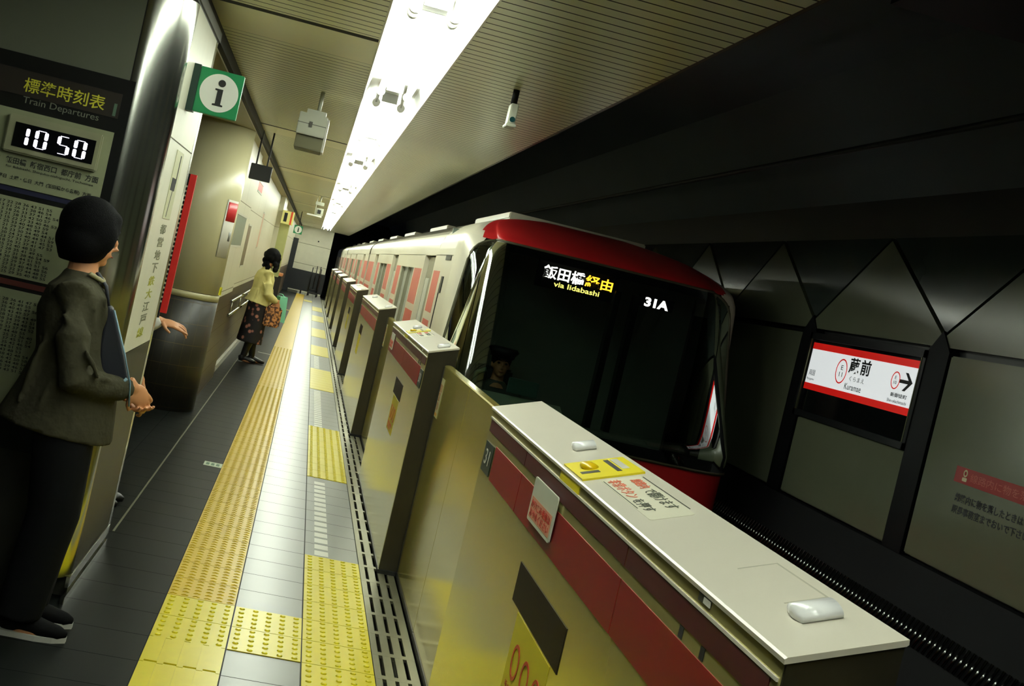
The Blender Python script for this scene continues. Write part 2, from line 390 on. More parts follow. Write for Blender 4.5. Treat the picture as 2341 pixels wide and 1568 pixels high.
b = MB(); b.box(.02, .3, 41.2, 42.6, 0, .004); tag(b.build('tactile_branch', YEL), 'yellow tactile square at the far end of the platform before the fence', 'tactile paving')
WD = mat('dash_white', (214, 214, 205), .35)
for i, (ya, yb) in enumerate([(6.70, 9.05), (11.8, 15.0), (17.9, 20.1)]):
    b = MB(); y = ya+.02
    while y+.1 < yb: b.box(.365, .442, y, y+.108, 0, .0012); y += .15
    tag(b.build('dashed_line', WD), ['row of white dashes on the floor between the two nearest yellow patches', 'row of white dashes on the floor beyond the second yellow patch', 'distant row of white dashes beyond the third yellow patch'][i], 'floor marking', 'white dashed rows on the light floor')
st = plate('floor_sticker', mat('sticker_pale', (176, 190, 165), .4), None, (-.415, 8.70, .0005), (1, 0, 0), (0, 1, 0), .125, .16, .001)
tag(st, 'small pale green sticker on the dark floor beside the ochre tactile strip', 'floor sticker')
for q in range(3): plate('print', mat('sticker_green', (70, 110, 80), .5), st, (-.40+q*.035, 8.74, .0017), (1, 0, 0), (0, 1, 0), .022, .08, .0006)
st = plate('floor_sticker', WD, None, (-.47, 18.45, .0005), (1, 0, 0), (0, 1, 0), .22, .05, .001)
tag(st, 'thin white floor mark beside the feet of the woman with the mint bag', 'floor sticker')
b = MB(); b.box(-.67, -.66, 6.4, 30, .0, .003); struct(b.build('trim_12', mat('floor_metal_strip', (120, 118, 96), .4, .6)))

# ================================================================ PLATFORM GATES
GATE = mat('gate_steel', (196, 188, 122), .2, .6, noise=.04, scale=3)
LEAF = mat('gate_door_steel', (200, 186, 100), .17, .65, noise=.04, scale=3)
GTOP = mat('gate_top_enamel', (212, 206, 190), .28, spec=.5, noise=.03)
GEND = mat('gate_end_grey', (66, 62, 48), .35, .6)
MAR = mat('maroon_band', (74, 24, 30), .4, spec=.3); CRIM = mat('crimson_band', (132, 26, 28), .4, spec=.3)
BRNGL = mat('tinted_window', (34, 25, 17), .5, spec=.1)
YPL = mat('button_yellow', (226, 208, 16), .35)
TX0, TX1 = .71, .868
def zt(x): return 1.23+(x-.71)*.335
def tp(x, y, h=0): return Vector((x, y, zt(x)+h))
SL = Vector((1, 0, .335)).normalized()
def gate(y0, y1, label, first=False, flip=False, detail=2):
    t = empty('platform_gate', (.79, y0, 0)); T = lambda o: (setattr(o, 'parent', t), setattr(o, 'matrix_parent_inverse', Matrix.Translation((-.79, -y0, 0))), o)[2]
    b = MB(); b.prism([(TX0, .02), (TX0, zt(TX0)-.008), (TX1, zt(TX1)-.008), (TX1, .02)], 'Y', y0+.006, y1-.006); T(b.build('housing', GATE))
    b = MB(); b.prism([(TX0-.004, zt(TX0)-.010), (TX0-.005, zt(TX0)-.003), (TX0-.001, zt(TX0)), (TX1+.002, zt(TX1)+.001), (TX1+.003, zt(TX1)-.006), (TX1, zt(TX1)-.009)], 'Y', y0-.004, y1+.004); T(b.build('top_cover', [GTOP]))
    b = MB(); b.box(TX0-.003, TX0, y0+.01, y1-.01, 1.192, 1.1975); T(b.build('lip', GTOP))
    for ya, yb in ((y0, y0+.006), (y1-.006, y1)):
        b = MB(); b.prism([(TX0+.002, .02), (TX0+.002, zt(TX0)-.01), (TX1, zt(TX1)-.01), (TX1, .02)], 'Y', ya, yb); T(b.build('end_panel', GEND))
    b = MB(); b.box(TX0-.004, TX1+.02, y0-.018, y1+.018, 0, .022); T(b.build('base_plate', BLACK))
    # bands, with seams
    sy = [y0+.06]; q = 3.43-1.15*3
    edges_ = [y0+.03]+[q+1.15*k for k in range(60) if y0+.1 < q+1.15*k < y1-.1]+[y1-.03]
    bm_ = MB(); bc = MB()
    for i in range(len(edges_)-1):
        a, c = edges_[i]+.004, edges_[i+1]-.004
        bm_.box(TX0-.0016, TX0+.001, a, c, 1.15, 1.19)
        aa, cc = a, c
        if i == 0 and flip: aa = a+.2
        if i == len(edges_)-2 and not flip: cc = c-.2
        bc.box(TX0-.0016, TX0+.001, aa, cc, 1.015, 1.125)
    T(bm_.build('maroon_stripe', MAR)); T(bc.build('red_stripe', CRIM))
    yn = (y1-.21) if not flip else (y0+.03)
    xd, yd = (0, -1, 0), (0, 0, 1)    # reading direction for someone on the platform looking at +X
    s = plate('number_plate', mat('plate_green', (30, 48, 44), .35), None, (TX0-.0016, yn+.17, 1.018), xd, yd, .17, .1, .0015); T(s)
    if detail > 1: T(text('digits', '31', WHITE, None, (TX0-.0032, yn+.135, 1.045), xd, yd, height=.05, width=.09))
    # tinted window
    yw = (y1-1.59) if not flip else (y0+.99)
    if detail > 0:
        T(plate('window', BRNGL, None, (TX0+.0005, yw+.6, .828), xd, yd, .6, .104, .0022))
        T(plate('warning_sticker', mat('sticker_yellow', (206, 190, 30), .4), None, (TX0+.0003, yw+.5, .60), xd, yd, .43, .222, .0015))
        if detail > 1:
            for k in range(3): T(ring('pictogram', RED, None, (TX0-.0018, yw+.40-.13*k, .72), xd, yd, .035, .045, .001, 24))
            T(text('warning_lettering', '手をはさまれないよう\nご注意ください', RED, None, (TX0-.0018, yw+.46, .615), xd, yd, width=.34, height=.045))
    if detail > 1:
        yc = (y1-1.27) if not flip else (y1-.5)
        c = plate('notice_card', mat('card_white', (206, 210, 190), .35), None, (TX0-.006, yc+.3, 1.045), xd, yd, .3, .115, .004, .008); T(c)
        T(plate('card_print', mat('card_tint', (214, 150, 120), .5), None, (TX0-.0102, yc+.285, 1.055), xd, yd, .27, .055, .0004))
        T(text('card_lettering', 'かけこみ乗車は\nおやめください', RED, None, (TX0-.0108, yc+.275, 1.06), xd, yd, width=.25, height=.045))
    # lamps on the sloping top
    for yy, sc in (((y1-1.0), .9), (y0+.14, 1)) if detail else ():
        b = MB(); c = tp(.80, yy, .008)
        b.tube([c-SL*.035*sc, c-SL*.03*sc, c+SL*.03*sc, c+SL*.035*sc], [(.009, .004), (.021*1.5, .013), (.021*1.5, .013), (.009, .004)], 16, up=(-.335, 0, 1)); T(b.build('indicator_lamp', mat('indicator_white', (236, 236, 236), .2), None))
    if detail > 1:
        yb_ = y1-1.42
        yd2 = SL; xd2 = (0, -1, 0)
        bx = plate('emergency_box', YPL, None, tp(.712, yb_+.222), xd2, yd2, .215, .15, .005); T(bx)
        T(plate('emergency_front', YPL, None, (TX0-.0004, yb_+.222, 1.198), xd2, (0, 0, 1), .215, .032, .0015))
        T(plate('box_slot', BLACK, None, tp(.722, yb_+.09, .0052), xd2, yd2, .025, .045, .0008))
        T(plate('box_strip', BLACK, None, tp(.80, yb_+.20, .0052), xd2, yd2, .15, .012, .0008))
        T(plate('box_window', WHITE, None, tp(.816, yb_+.20, .0052), xd2, yd2, .13, .018, .0012))
        b = MB(); b.ball(tp(.755, yb_+.14, .006), (.024, .036, .012), 16); T(b.build('push_button', mat('button_amber', (214, 180, 14), .3)))
        c = plate('instruction_label', mat('label_cream', (216, 212, 190), .4), None, tp(.748, yb_-.01), xd2, yd2, .43, .093, .0009, .01); T(c)
        ORG = mat('print_orange', (214, 92, 52), .5); GRN = mat('print_darkgreen', (58, 64, 46), .5)
        T(text('label_red_lettering', '線路内', ORG, None, tp(.803, yb_-.05, .0012), xd2, yd2, width=.1, height=.026))
        T(text('label_red_lettering', '非常ボタン', ORG, None, tp(.757, yb_-.03, .0012), xd2, yd2, width=.2, height=.03))
        T(text('label_lettering', 'で開けます', GRN, None, tp(.80, yb_-.17, .0012), xd2, yd2, width=.2, height=.028))
        T(text('label_lettering', 'を押す', GRN, None, tp(.757, yb_-.25, .0012), xd2, yd2, width=.12, height=.026))
        T(plate('label_rule', GRN, None, tp(.838, yb_-.03, .0012), xd2, yd2, .36, .002, .0005)); T(plate('label_rule', GRN, None, tp(.75, yb_-.03, .0012), xd2, yd2, .3, .002, .0005))
        # hatch outline, front latch
        for (xa, xb, ya, yb) in ((.785, .85, y0+.414, y0+.418), (.848, .851, y0+.21, y0+.418), (.785, .85, y0+.21, y0+.214)):
            T(plate('hatch_joint', mat('hatch_grey', (172, 168, 150), .4), None, tp(xa, yb), xd2, yd2, yb-ya, (xb-xa)*1.05, .0006))
        T(plate('latch_recess', mat('latch_shadow', (60, 62, 52), .5), None, (TX0-.0004, y0+.36, 1.205), xd2, (0, 0, 1), .06, .017, .0008))
        T(plate('latch', WHITE, None, (TX0-.0012, y0+.33, 1.207), xd2, (0, 0, 1), .03, .010, .002))
        for q in (y0+.30, y0+.41): T(plate('vent_slot', INK, None, (TX0-.0004, q, 1.128), xd2, (0, 0, 1), .02, .02, .0008))
    tag(t, label, 'platform gate', 'waist-high platform gates along the track edge'); return t
def leaf(y0, y1, near, label, sticker=False):
    t = empty('gate_door', (.82, y0, 0)); inv = Matrix.Translation((-.82, -y0, 0)); T = lambda o: (setattr(o, 'parent', t), setattr(o, 'matrix_parent_inverse', inv), o)[2]
    b = MB(); b.prism([(.812, .02), (.812, 1.172), (.815, 1.178), (.845, 1.182), (.848, .02)], 'Y', y0, y1); T(b.build('door_panel', LEAF))
    b = MB(); b.box(.8065, .812, y0 if near else y1-.012, y0+.012 if near else y1, .02, 1.17); T(b.build('edge_strip', mat('rubber_dark', (24, 22, 18), .6)))
    if sticker: T(plate('door_sticker', mat('door_sticker_pale', (176, 174, 132), .4), None, (.811, y1-.02, .90), (0, -1, 0), (0, 0, 1), .13, .21, .001)); T(text('sticker_lettering', '開くドアに\nご注意\nください', mat('print_brown', (150, 90, 50), .5), None, (.8098, y1-.035, .94), (0, -1, 0), (0, 0, 1), width=.1, height=.14)); T(plate('sticker_mark', mat('print_amber', (196, 140, 30), .5), None, (.8098, y1-.03, .91), (0, -1, 0), (0, 0, 1), .09, .014, .0008))
    b = MB(); b.box(.808, .852, y0, y1, .0, .03); T(b.build('bottom_rail', BLACK))
    tag(t, label, 'gate door', 'sliding metal doors between the platform gates'); return t
G = [(1.5, 4.17), (6.6, 9.5), (11.7, 15.5), (17.7, 20.9), (23.07, 26.3), (28.6, 31.7), (33.8, 37.0), (39.2, 42.2)]
ordn = ['nearest platform gate housing, large in the right foreground with cream sloping top', 'second platform gate housing from the camera, beside the train windscreen', 'third platform gate housing from the camera', 'fourth platform gate housing from the camera', 'fifth platform gate housing from the camera', 'sixth platform gate housing from the camera, far down the platform', 'seventh platform gate housing, far down the platform', 'farthest platform gate housing, next to the dark end fence']
for i, (a, c) in enumerate(G):
    gate(a, c, ordn[i], flip=(i % 2 == 1), detail=2 if i < 2 else (1 if i < 4 else 0))
    if i+1 < len(G):
        m_ = (c+G[i+1][0])/2 if i else 5.5
        onm = ['nearest', 'second nearest', 'third nearest', 'fourth nearest', 'fifth nearest', 'sixth nearest', 'farthest'][i]
        leaf(c+.022, m_-.004, True, f'olive metal sliding gate door, near half of the {onm} closed pair')
        leaf(m_+.004, G[i+1][0]-.022, False, f'olive metal sliding gate door, far half of the {onm} closed pair', sticker=(i < 2))
leaf(.2, 1.478, False, 'olive metal sliding gate door tucked into the near end of the foreground gate housing')

# ================================================================ TRAIN
TW = mat('train_silver_white', (226, 220, 198), .3, .15, noise=.03, scale=2)
TRED = mat('train_red', (176, 30, 32), .35, noise=.04, scale=2)
TBLK = mat('train_front_black', (9, 10, 11), .2)
TPINK = mat('train_pink_band', (196, 96, 84), .4)
TDOOR = mat('train_door_metal', (150, 148, 128), .3, .5)
TDARK = mat('train_underframe', (22, 22, 22), .7)
PANE = mat('train_lit_pane', (150, 156, 140), .12, emit=.12, ecol=(225, 228, 200))
CX, HW, YB = 2.271, 1.191, 9.85
train = empty('subway_train', (CX, 8.3, -1.05), 0, 'red and silver subway train standing at the gates with a black curved windscreen', 'train')
TI = Matrix.Translation((-CX, -8.3, 1.05))
def TT(o, p=None):
    o.parent = p or train; o.matrix_parent_inverse = TI if not p else Matrix(); return o
NEXP = 6.72
def hw(z):
    if z <= 1.90: return HW
    t = min(1, (z-1.90)/.44); return HW*math.sqrt(max(0, 1-(t**2.2)*.93))
ZH = 2.03
def back(z): return YB+(1.15*((z-ZH)/.33)**1.6 if z > ZH else 0)
def nose(z):
    f = 8.908+.489*max(min(z, ZH)-.8, 0)+.06*max(.8-z, 0)
    if z > ZH: f += .15*(z-ZH)+1.30*((z-ZH)/.33)**1.6
    return min(f, back(z)-.04)
def surf(a, z, off=0):
    """a in 0..pi from the platform side round the nose to the wall side"""
    def pt(a, z):
        c, s_ = math.cos(a), math.sin(a); w_ = hw(z)-.2*max(z-.8, 0)*min(1, a/.22, (math.pi-a)/.22)*(1 if z < ZH else max(0, 1-(z-ZH)/.2)); D = back(z)-nose(z)
        x = -math.copysign(abs(c)**(2/NEXP), c)*w_; y = back(z)-D*abs(s_)**(2/NEXP)
        return Vector((CX+x, y, z))
    p = pt(a, z)
    if off:
        e = 1e-3; du = pt(a+e, z)-pt(a-e, z); dv = pt(a, z+e)-pt(a, z-e); n = du.cross(dv)
        if n.length > 0: n.normalize()
        if n.y > 0 and abs(n.y) > .2: n = -n
        if n.dot(p-Vector((CX, YB, 1))) < 0: n = -n
        p = p+n*off
    return p
ZW0, ZW1, AW0, AW1 = .66, 2.025, .10, math.pi-.10
zs = [-.85+.1*i for i in range(0, 16)]+[.66]+[.75+.1*i for i in range(0, 11)]+[1.84, 1.90, 1.96, 2.03]+[2.045+.022*i for i in range(0, 14)]
NA = 96
def ang(i):
    u = i/NA*2-1
    return math.pi/2*(1+math.copysign(abs(u)**.7, u))
b = MB(); V = [[b.bm.verts.new(surf(ang(i), z)) for i in range(NA+1)] for z in zs]
for j in range(len(zs)-1):
    for i in range(NA):
        zc = (zs[j]+zs[j+1])/2; ac = ang(i+.5); P = surf(ac, zc)
        if ZW0+.06 < zc < 1.98 and AW0+.05 < ac < AW1-.05: continue
        f = b.bm.faces.new([V[j][i], V[j][i+1], V[j+1][i+1], V[j+1][i]]); f.smooth = True
        side = ac < .09 or ac > math.pi-.09 or (zc > 1.93 and (P.x < 1.27-.1*(zc-1.93) or P.x > 3.3)) or (zc > 1.84 and zc < 2.03 and ac < .12)
        f.material_index = 0 if side else (1 if (zc > 2.03 or zc < .64) else 2)
b.bm.faces.new(V[-1]).material_index = 1
for e_ in (0, NA):
    q_ = [b.bm.verts.new((V[j][e_].co.x, 11.1, zs[j])) if zs[j] > 1.83 else None for j in range(len(zs))]
    for j in range(len(zs)-1):
        if q_[j]: b.bm.faces.new([q_[j], V[j][e_], V[j+1][e_], q_[j+1]] if e_ == 0 else [V[j][e_], q_[j], q_[j+1], V[j+1][e_]])
TT(b.build('cab_shell', [TW, TRED, TBLK], None, fix=False))
WGLASS = glass('windscreen_glass', (.42, .50, .44), .015, 1.5, .05)
def wpoint(u, v, off=.012, inset=0):
    r = .24; z = ZW0+inset+(ZW1-ZW0-2*inset)*v; d = 0
    for dist in (z-ZW0-inset, ZW1-inset-z):
        if dist < r: d = max(d, r-math.sqrt(max(0, r*r-(r-dist)**2)))
    a0, a1 = AW0+inset+.9*d**1.3, AW1-inset-.9*d**1.3
    q = u*2-1; q = .5*(1+math.copysign(abs(q)**.7, q))
    return surf(a0+(a1-a0)*q, z, off)
b = MB()
vv = [0, .004, .012, .025, .045, .07, .10, .14]; vv = vv+[.14+.72*k/14 for k in range(1, 14)]+[1-x for x in vv[::-1]]
vs = [[b.bm.verts.new(wpoint(i/96, v)) for v in vv] for i in range(97)]
for i in range(96):
    for j in range(len(vv)-1):
        f = b.bm.faces.new([vs[i][j], vs[i+1][j], vs[i+1][j+1], vs[i][j+1]]); f.smooth = True
TT(b.build('windscreen', WGLASS))
rim = []
for k in range(0, 97): rim.append(wpoint(k/96, 1, .012))
for k in range(len(vv)-1, -1, -1): rim.append(wpoint(1, vv[k], .012))
for k in range(96, -1, -1): rim.append(wpoint(k/96, 0, .012))
for k in range(0, len(vv)): rim.append(wpoint(0, vv[k], .012))
b = MB(); b.tube(rim, .011, 6); TT(b.build('windscreen_seal', mat('seal_olive', (74, 72, 50), .4, .4)))
# emergency door jambs behind the glass
b = MB()
for x in (2.36, 2.52): b.box(x, x+.05, 9.50, 9.6, .75, 1.86)
TT(b.build('windscreen_pillar', TBLK))
# cab interior
CAB = mat('cab_grey_green', (110, 124, 110), .6)
b = MB(); b.box(1.13, 3.42, 9.1, 10.8, -.02, .03); b.box(1.13, 3.42, 10.8, 10.84, .0, 2.1); TT(b.build('cab_interior', mat('cab_dark', (110, 122, 112), .7)))
b = MB(); b.prism([(9.1, .03), (9.1, .80), (9.35, .88), (9.5, .84), (9.5, .03)], 'X', 1.30, 2.1); TT(b.build('driving_desk', CAB))
b = MB(); b.tube([(1.40, 9.36, .88), (1.40, 9.36, 1.0), (1.47, 9.34, 1.04)], .018, 8); b.box(1.66, 1.90, 9.33, 9.37, .90, 1.02, .005); TT(b.build('desk_controls', mat('desk_teal', (60, 92, 84), .4)))
b = MB(); b.box(1.50, 1.86, 9.98, 10.30, .36, .44, .02); b.box(1.52, 1.84, 10.24, 10.32, .44, 1.02, .02); b.tube([(1.68, 10.14, .03), (1.68, 10.14, .36)], .05, 12, up=(0, 1, 0)); TT(b.build('driver_seat', mat('seat_dark', (40, 44, 46), .7)))
DY = 9.56; k_ = DY/8.0
def at(x8, z8): return (x8*k_, DY, CAM_H+(z8-CAM_H)*k_)
b = MB(); b.box(1.44*k_, 2.0*k_, DY+.004, DY+.06, CAM_H+.13*k_, CAM_H+.305*k_, .004); dd = TT(b.build('destination_display', TBLK))
b = MB(); b.box(2.16*k_, 2.40*k_, DY+.004, DY+.06, CAM_H+.16*k_, CAM_H+.24*k_, .004); TT(b.build('run_number_display', TBLK))
EW = mat('led_white', (1.0, .93, .95), .5, emit=7, ecol=(255, 236, 240), noise=0)
EO = mat('led_amber', (1, .6, .1), .5, emit=5, ecol=(255, 176, 44), noise=0)
EYL = mat('led_yellow', (1, .9, .3), .5, emit=4, ecol=(252, 226, 110), noise=0)
xd, yd = (1, 0, 0), (0, 0, 1)
TT(text('led_destination', '飯田橋', EW, None, at(1.478, 1.795), xd, yd, width=.285*k_, height=.088*k_, bold=.018))
TT(text('led_via', '経由', EO, None, at(1.768, 1.800), xd, yd, width=.19*k_, height=.080*k_, bold=.02))
TT(text('led_via_latin', 'via Iidabashi', EYL, None, at(1.565, 1.752), xd, yd, width=.315*k_, height=.034*k_, bold=.012))
TT(text('led_run_number', '31A', EW, None, at(2.195, 1.765), xd, yd, width=.17*k_, height=.062*k_, bold=.04))
# car bodies
def carbody(y0, y1, first):
    prof = [(CX-HW, -.8)]+[(CX-hw(1.90+.44*k/12), 1.90+.44*k/12) for k in range(0, 13)]+[(CX+hw(2.34-.44*k/12), 2.34-.44*k/12) for k in range(0, 13)]+[(CX+HW, -.8)]
    inner = [(x+.075 if x < CX-.9 else x, z) for x, z in prof if z < 1.9 or True]
    b = MB(); inner = [(max(x, CX-HW+.08), z) for x, z in prof]
    b.prism(inner, 'Y', 10.86 if first else y0, y1); hull = TT(b.build('car_body', [mat('train_recess', (40, 38, 32), .5)]))
    b = MB(); top = [(x, z) for x, z in prof if z >= 1.895]
    lo = [(x, z-.03) for x, z in top[::-1]]
    b.prism([(CX-HW, 1.84)]+top+[(CX+HW, 1.84), (CX+HW-.03, 1.84)]+[(CX+(x-CX)*.975, z-.015) for x, z in top[::-1]]+[(CX-HW+.03, 1.84)], 'Y', 11.1 if first else y0, y1)
    roof = TT(b.build('roof_shell', [TW, mat('roof_grey', (122, 114, 92), .6)], None))
    for p_ in roof.data.polygons:
        if p_.center.z > 2.06: p_.material_index = 1; roof.data.polygons.foreach_set('use_smooth', [True]*len(roof.data.polygons)); roof.data.set_sharp_from_angle(angle=math.radians(30)) if hasattr(roof.data, 'set_sharp_from_angle') else None
    base = 11.8 if first else y0+2.2
    doors = [base+5.0*k for k in range(3)]
    cuts = []
    for d in doors: cuts.append((d-.53, d+.53, 'door'))
    for k in range(3):
        a = doors[k]+1.65; 
        if a+1.9 < y1-.4: cuts.append((a, a+1.9, 'win'))
    cuts.sort()
    if first: cuts = [(9.80, 10.35, 'cab')] if False else cuts
    x0, x1 = CX-HW, CX-HW+.078
    bw = MB(); prev = y0; band = lambda *q: TT(MB().box(*q).build('colour_band', TPINK))
    for a, c, k in cuts+[(y1, y1, 'end')]:
        if a-prev > .02:
            bw.box(x0, x1, prev, a, -.8, 1.845)
            for za, zb in ((.25, 1.26), (1.33, 1.70)): band(x0-.002, x0+.001, prev+.12 if prev > y0 else (10.62 if first else prev+.05), a-.12, za, zb)
        if k == 'win': bw.box(x0, x1, a, c, -.8, .95); bw.box(x0, x1, a, c, 1.70, 1.845); band(x0-.002, x0+.001, a, c, .25, .9)
        prev = c
    TT(bw.build('side_panel', TW))
    for a, c, k in cuts:
        if k == 'door':
            for h in (0, 1):
                ya = a+.005+h*(c-a)/2; yb2 = ya+(c-a)/2-.008
                b = MB(); b.box(x0+.045, x1, ya, yb2, -.05, 1.83); dl = TT(b.build('door_leaf', TDOOR))
                b = MB(); b.box(x0+.040, x0+.046, ya+.1, yb2-.1, .9, 1.62); TT(b.build('door_pane', PANE))
        else:
            for h in range(2):
                ya = a+h*(c-a)/2+.03; yb2 = ya+(c-a)/2-.06
                b = MB(); b.box(x0+.05, x0+.06, ya, yb2, .95, 1.70); TT(b.build('window', PANE))
                TT(MB().box(x0+.012, x0+.05, ya-.03, ya, .95, 1.70).build('window_frame', TDOOR)); TT(MB().box(x0+.012, x0+.05, yb2, yb2+.03, .95, 1.70).build('window_frame', TDOOR))
    b = MB(); b.box(1.25, 3.3, y0+.3, y1-.3, -1.05, -.78); TT(b.build('underframe', TDARK))
    b = MB()
    b.bm.free()
    for ya in (y0+1.2, y0+6.5, y0+11.8): b = MB(); b.box(1.62, 2.92, ya, ya+2.4, 2.31, 2.375, .01); TT(b.build('roof_unit', TW))
carbody(YB, 24.6, True); carbody(25.1, 41.4, False); carbody(41.9, 58.2, False)
b = MB()
for y in (24.6, 41.4): b.box(1.5, 3.04, y, y+.5, -.6, 2.1)
TT(b.build('gangway', BLACK))
# cab side door and handles on the curved flank
b = MB(); b.box(1.074, 1.085, 9.95, 10.35, 1.80, 1.84); b.box(1.074, 1.085, 10.34, 10.37, -.1, 1.60); b.box(1.072, 1.085, 10.2, 10.33, 1.52, 1.66); TT(b.build('cab_door_outline', BLACK))
b = MB(); b.tube([(1.07, 10.95, .9), (1.055, 10.95, .95), (1.055, 10.95, 1.15), (1.07, 10.95, 1.2)], .011, 8); TT(b.build('door_handle', CHROME))

# ================================================================ STATION SIGN ON THE FAR WALL
sy0, sy1 = 9.10, 7.345
SIGNW = mat('sign_white_lit', (238, 240, 240), .35, emit=.62, ecol=(238, 242, 244))
SIGNR = mat('sign_red_lit', (210, 26, 22), .35, emit=.5, ecol=(206, 24, 18))
t = empty('station_sign', (XW, 8.22, 1.27), 0, 'lit station name sign with red bands and an arrow, set between black wall posts', 'sign')
TI2 = Matrix.Translation((-XW, -8.22, -1.27)); T = lambda o: (setattr(o, 'parent', t), setattr(o, 'matrix_parent_inverse', TI2), o)[2]
b = MB(); b.box(XW-.02, XW+.06, sy1-.05, sy0+.05, 1.24, 1.285); b.box(XW-.02, XW+.06, sy1-.05, sy0+.05, 1.845, 1.895); b.box(XW-.02, XW+.06, sy1-.05, sy1-.012, 1.24, 1.895); b.box(XW-.02, XW+.06, sy0+.012, sy0+.05, 1.24, 1.895); T(b.build('frame', mat('sign_frame_black', (18, 19, 22), .3)))
for a_, c_ in ((sy1-.012, sy1), (sy0, sy0+.012)): T(MB().box(XW-.024, XW+.04, a_, c_, 1.285, 1.845).build('edge_trim', mat('sign_edge_metal', (120, 120, 92), .3, .8)))
b = MB(); b.box(XW+.01, XW+.05, sy1, sy0, 1.285, 1.845); T(b.build('back_panel', mat('sign_black_glass', (8, 9, 11), .1)))
b = MB(); b.box(XW-.005, XW+.012, sy1, sy0, 1.455, 1.82); T(b.build('face', SIGNW))
b = MB(); b.box(XW-.007, XW-.004, sy1, sy0, 1.455, 1.505); T(b.build('lower_band', SIGNR))
b = MB(); b.box(XW-.007, XW-.004, sy1, sy0, 1.770, 1.82); T(b.build('upper_band', SIGNR))
XR = (0, -1, 0); ZU = (0, 0, 1); fx = XW-.0052
T(ring('line_ring', SIGNR, None, (fx, 8.49, 1.645), XR, ZU, .082, .092)); T(text('ring_lettering', 'E\n11', INK, None, (fx, 8.515, 1.605), XR, ZU, width=.055, height=.085, align='CENTER'))
T(text('name_kanji', '蔵前', INK, None, (fx, 8.375, 1.645), XR, ZU, width=.34, height=.115, bold=.025, spacing=1.25))
T(text('name_kana', 'くらまえ', mat('sign_grey_ink', (96, 98, 96), .5), None, (fx, 8.33, 1.590), XR, ZU, width=.24, height=.036))
T(text('name_latin', 'Kuramae', mat('sign_dark_ink', (50, 52, 54), .5), None, (fx, 8.38, 1.525), XR, ZU, width=.27, height=.045))
T(ring('next_ring', SIGNR, None, (fx, 7.645, 1.665), XR, ZU, .052, .060)); T(text('next_ring_lettering', 'E\n10', INK, None, (fx, 7.665, 1.64), XR, ZU, width=.04, height=.055, align='CENTER'))
b = MB(); b.prism([(7.585, 1.655), (7.585, 1.679), (7.468, 1.679), (7.53, 1.728), (7.492, 1.728), (7.41, 1.667), (7.492, 1.606), (7.53, 1.606), (7.468, 1.655)], 'X', XW-.0062, XW-.0045); T(b.build('arrow', INK))
T(text('next_name', '新御徒町', INK, None, (fx, 7.67, 1.555), XR, ZU, width=.23, height=.044, bold=.015))
T(text('next_latin', 'Shin-okachimachi', mat('sign_dark_ink', (50, 52, 54), .5), None, (fx, 7.70, 1.518), XR, ZU, width=.27, height=.022))
T(text('previous_name', '両国', mat('sign_grey_ink', (96, 98, 96), .5), None, (fx, 9.045, 1.565), XR, ZU, width=.11, height=.044)); T(text('previous_latin', 'Ryogoku', mat('sign_grey_ink', (96, 98, 96), .5), None, (fx, 9.06, 1.525), XR, ZU, width=.13, height=.022))
t = empty('wall_notice', (XW, 6.2, 1.0), 0, 'red bar notice with two lines of black lettering on the green wall panel', 'notice'); TI2 = Matrix.Translation((-XW, -6.2, -1.0))
T(plate('red_bar', mat('notice_red', (150, 26, 28), .35), None, (XW-.0005, 6.66, 1.163), XR, ZU, 1.35, .093, .0015))
T(ring('pictogram_head', CREAM, None, (XW-.0025, 6.55, 1.225), XR, ZU, .012, .022, .001, 20)); T(plate('pictogram_body', CREAM, None, (XW-.0022, 6.575, 1.178), XR, ZU, .05, .022, .001, .006))
T(text('bar_lettering', '線路内に物を落としたとき', mat('notice_pale_red', (186, 96, 84), .5), None, (XW-.0022, 6.49, 1.185), XR, ZU, width=1.0, height=.05))
T(text('notice_lettering', '線路内に物を落したときは', INK, None, (XW-.0005, 6.605, 1.055), XR, ZU, width=.70, height=.05, bold=.025)); T(text('notice_lettering', '駅長事務室までおいで下さい', INK, None, (XW-.0005, 6.61, .985), XR, ZU, width=.78, height=.05, bold=.025))

# ================================================================ LEFT PILLAR WITH TIMETABLE
PX0, PX1, PY0, PY1, RC = -2.6, -.66, 5.03, 6.13, .17
t = empty('steel_clad_pillar', (-1.4, 5.03, 0), 0, 'square pillar with polished rounded steel corner and white side panel, left foreground', 'pillar'); TI2 = Matrix.Translation((1.4, -5.03, 0))
b = MB(); b.box(PX0, PX1-RC-.001, PY0+.004, PY1, 0, 2.5); b.box(PX1-RC-.001, PX1-.008, PY0+RC, PY1, 0, 2.5); T(b.build('core', mat('pillar_core', (44, 44, 38), .5)))
arc = [(PX1-RC+(RC)*math.sin(math.radians(a)), PY0+RC-RC*math.cos(math.radians(a))) for a in range(0, 91, 6)]
b = MB(); b.prism(arc+[(PX1-RC, PY0+RC)], 'Z', .10, 2.5); o = T(b.build('corner_cladding', CHROME)); o.data.polygons.foreach_set('use_smooth', [True]*len(o.data.polygons))
o.data.set_sharp_from_angle(angle=math.radians(25)) if hasattr(o.data, 'set_sharp_from_angle') else None
PUP = lined('pillar_grey_panel', (96, 100, 84), (24, 24, 20), [('X', .56, -.83, .008)], rough=.5, noise=.03)
b = MB(); b.box(PX0, -.832, PY0-.004, PY0+.01, 2.085, 2.5); b.box(PX0, -1.35, PY0-.004, PY0+.01, 0, 2.085); T(b.build('front_panel', PUP))
SW = mat('side_panel_white', (222, 220, 200), .3)
b = MB(); b.box(PX1-.012, PX1, PY0+RC, PY1-.07, 1.93, 2.47); b.box(PX1-.012, PX1, PY0+RC, PY1-.07, 1.02, 1.924); T(b.build('side_panel', SW))
b = MB(); b.box(PX1-.012, PX1+.001, PY1-.068, PY1, .1, 2.47); T(b.build('edge_cladding', CHROME))
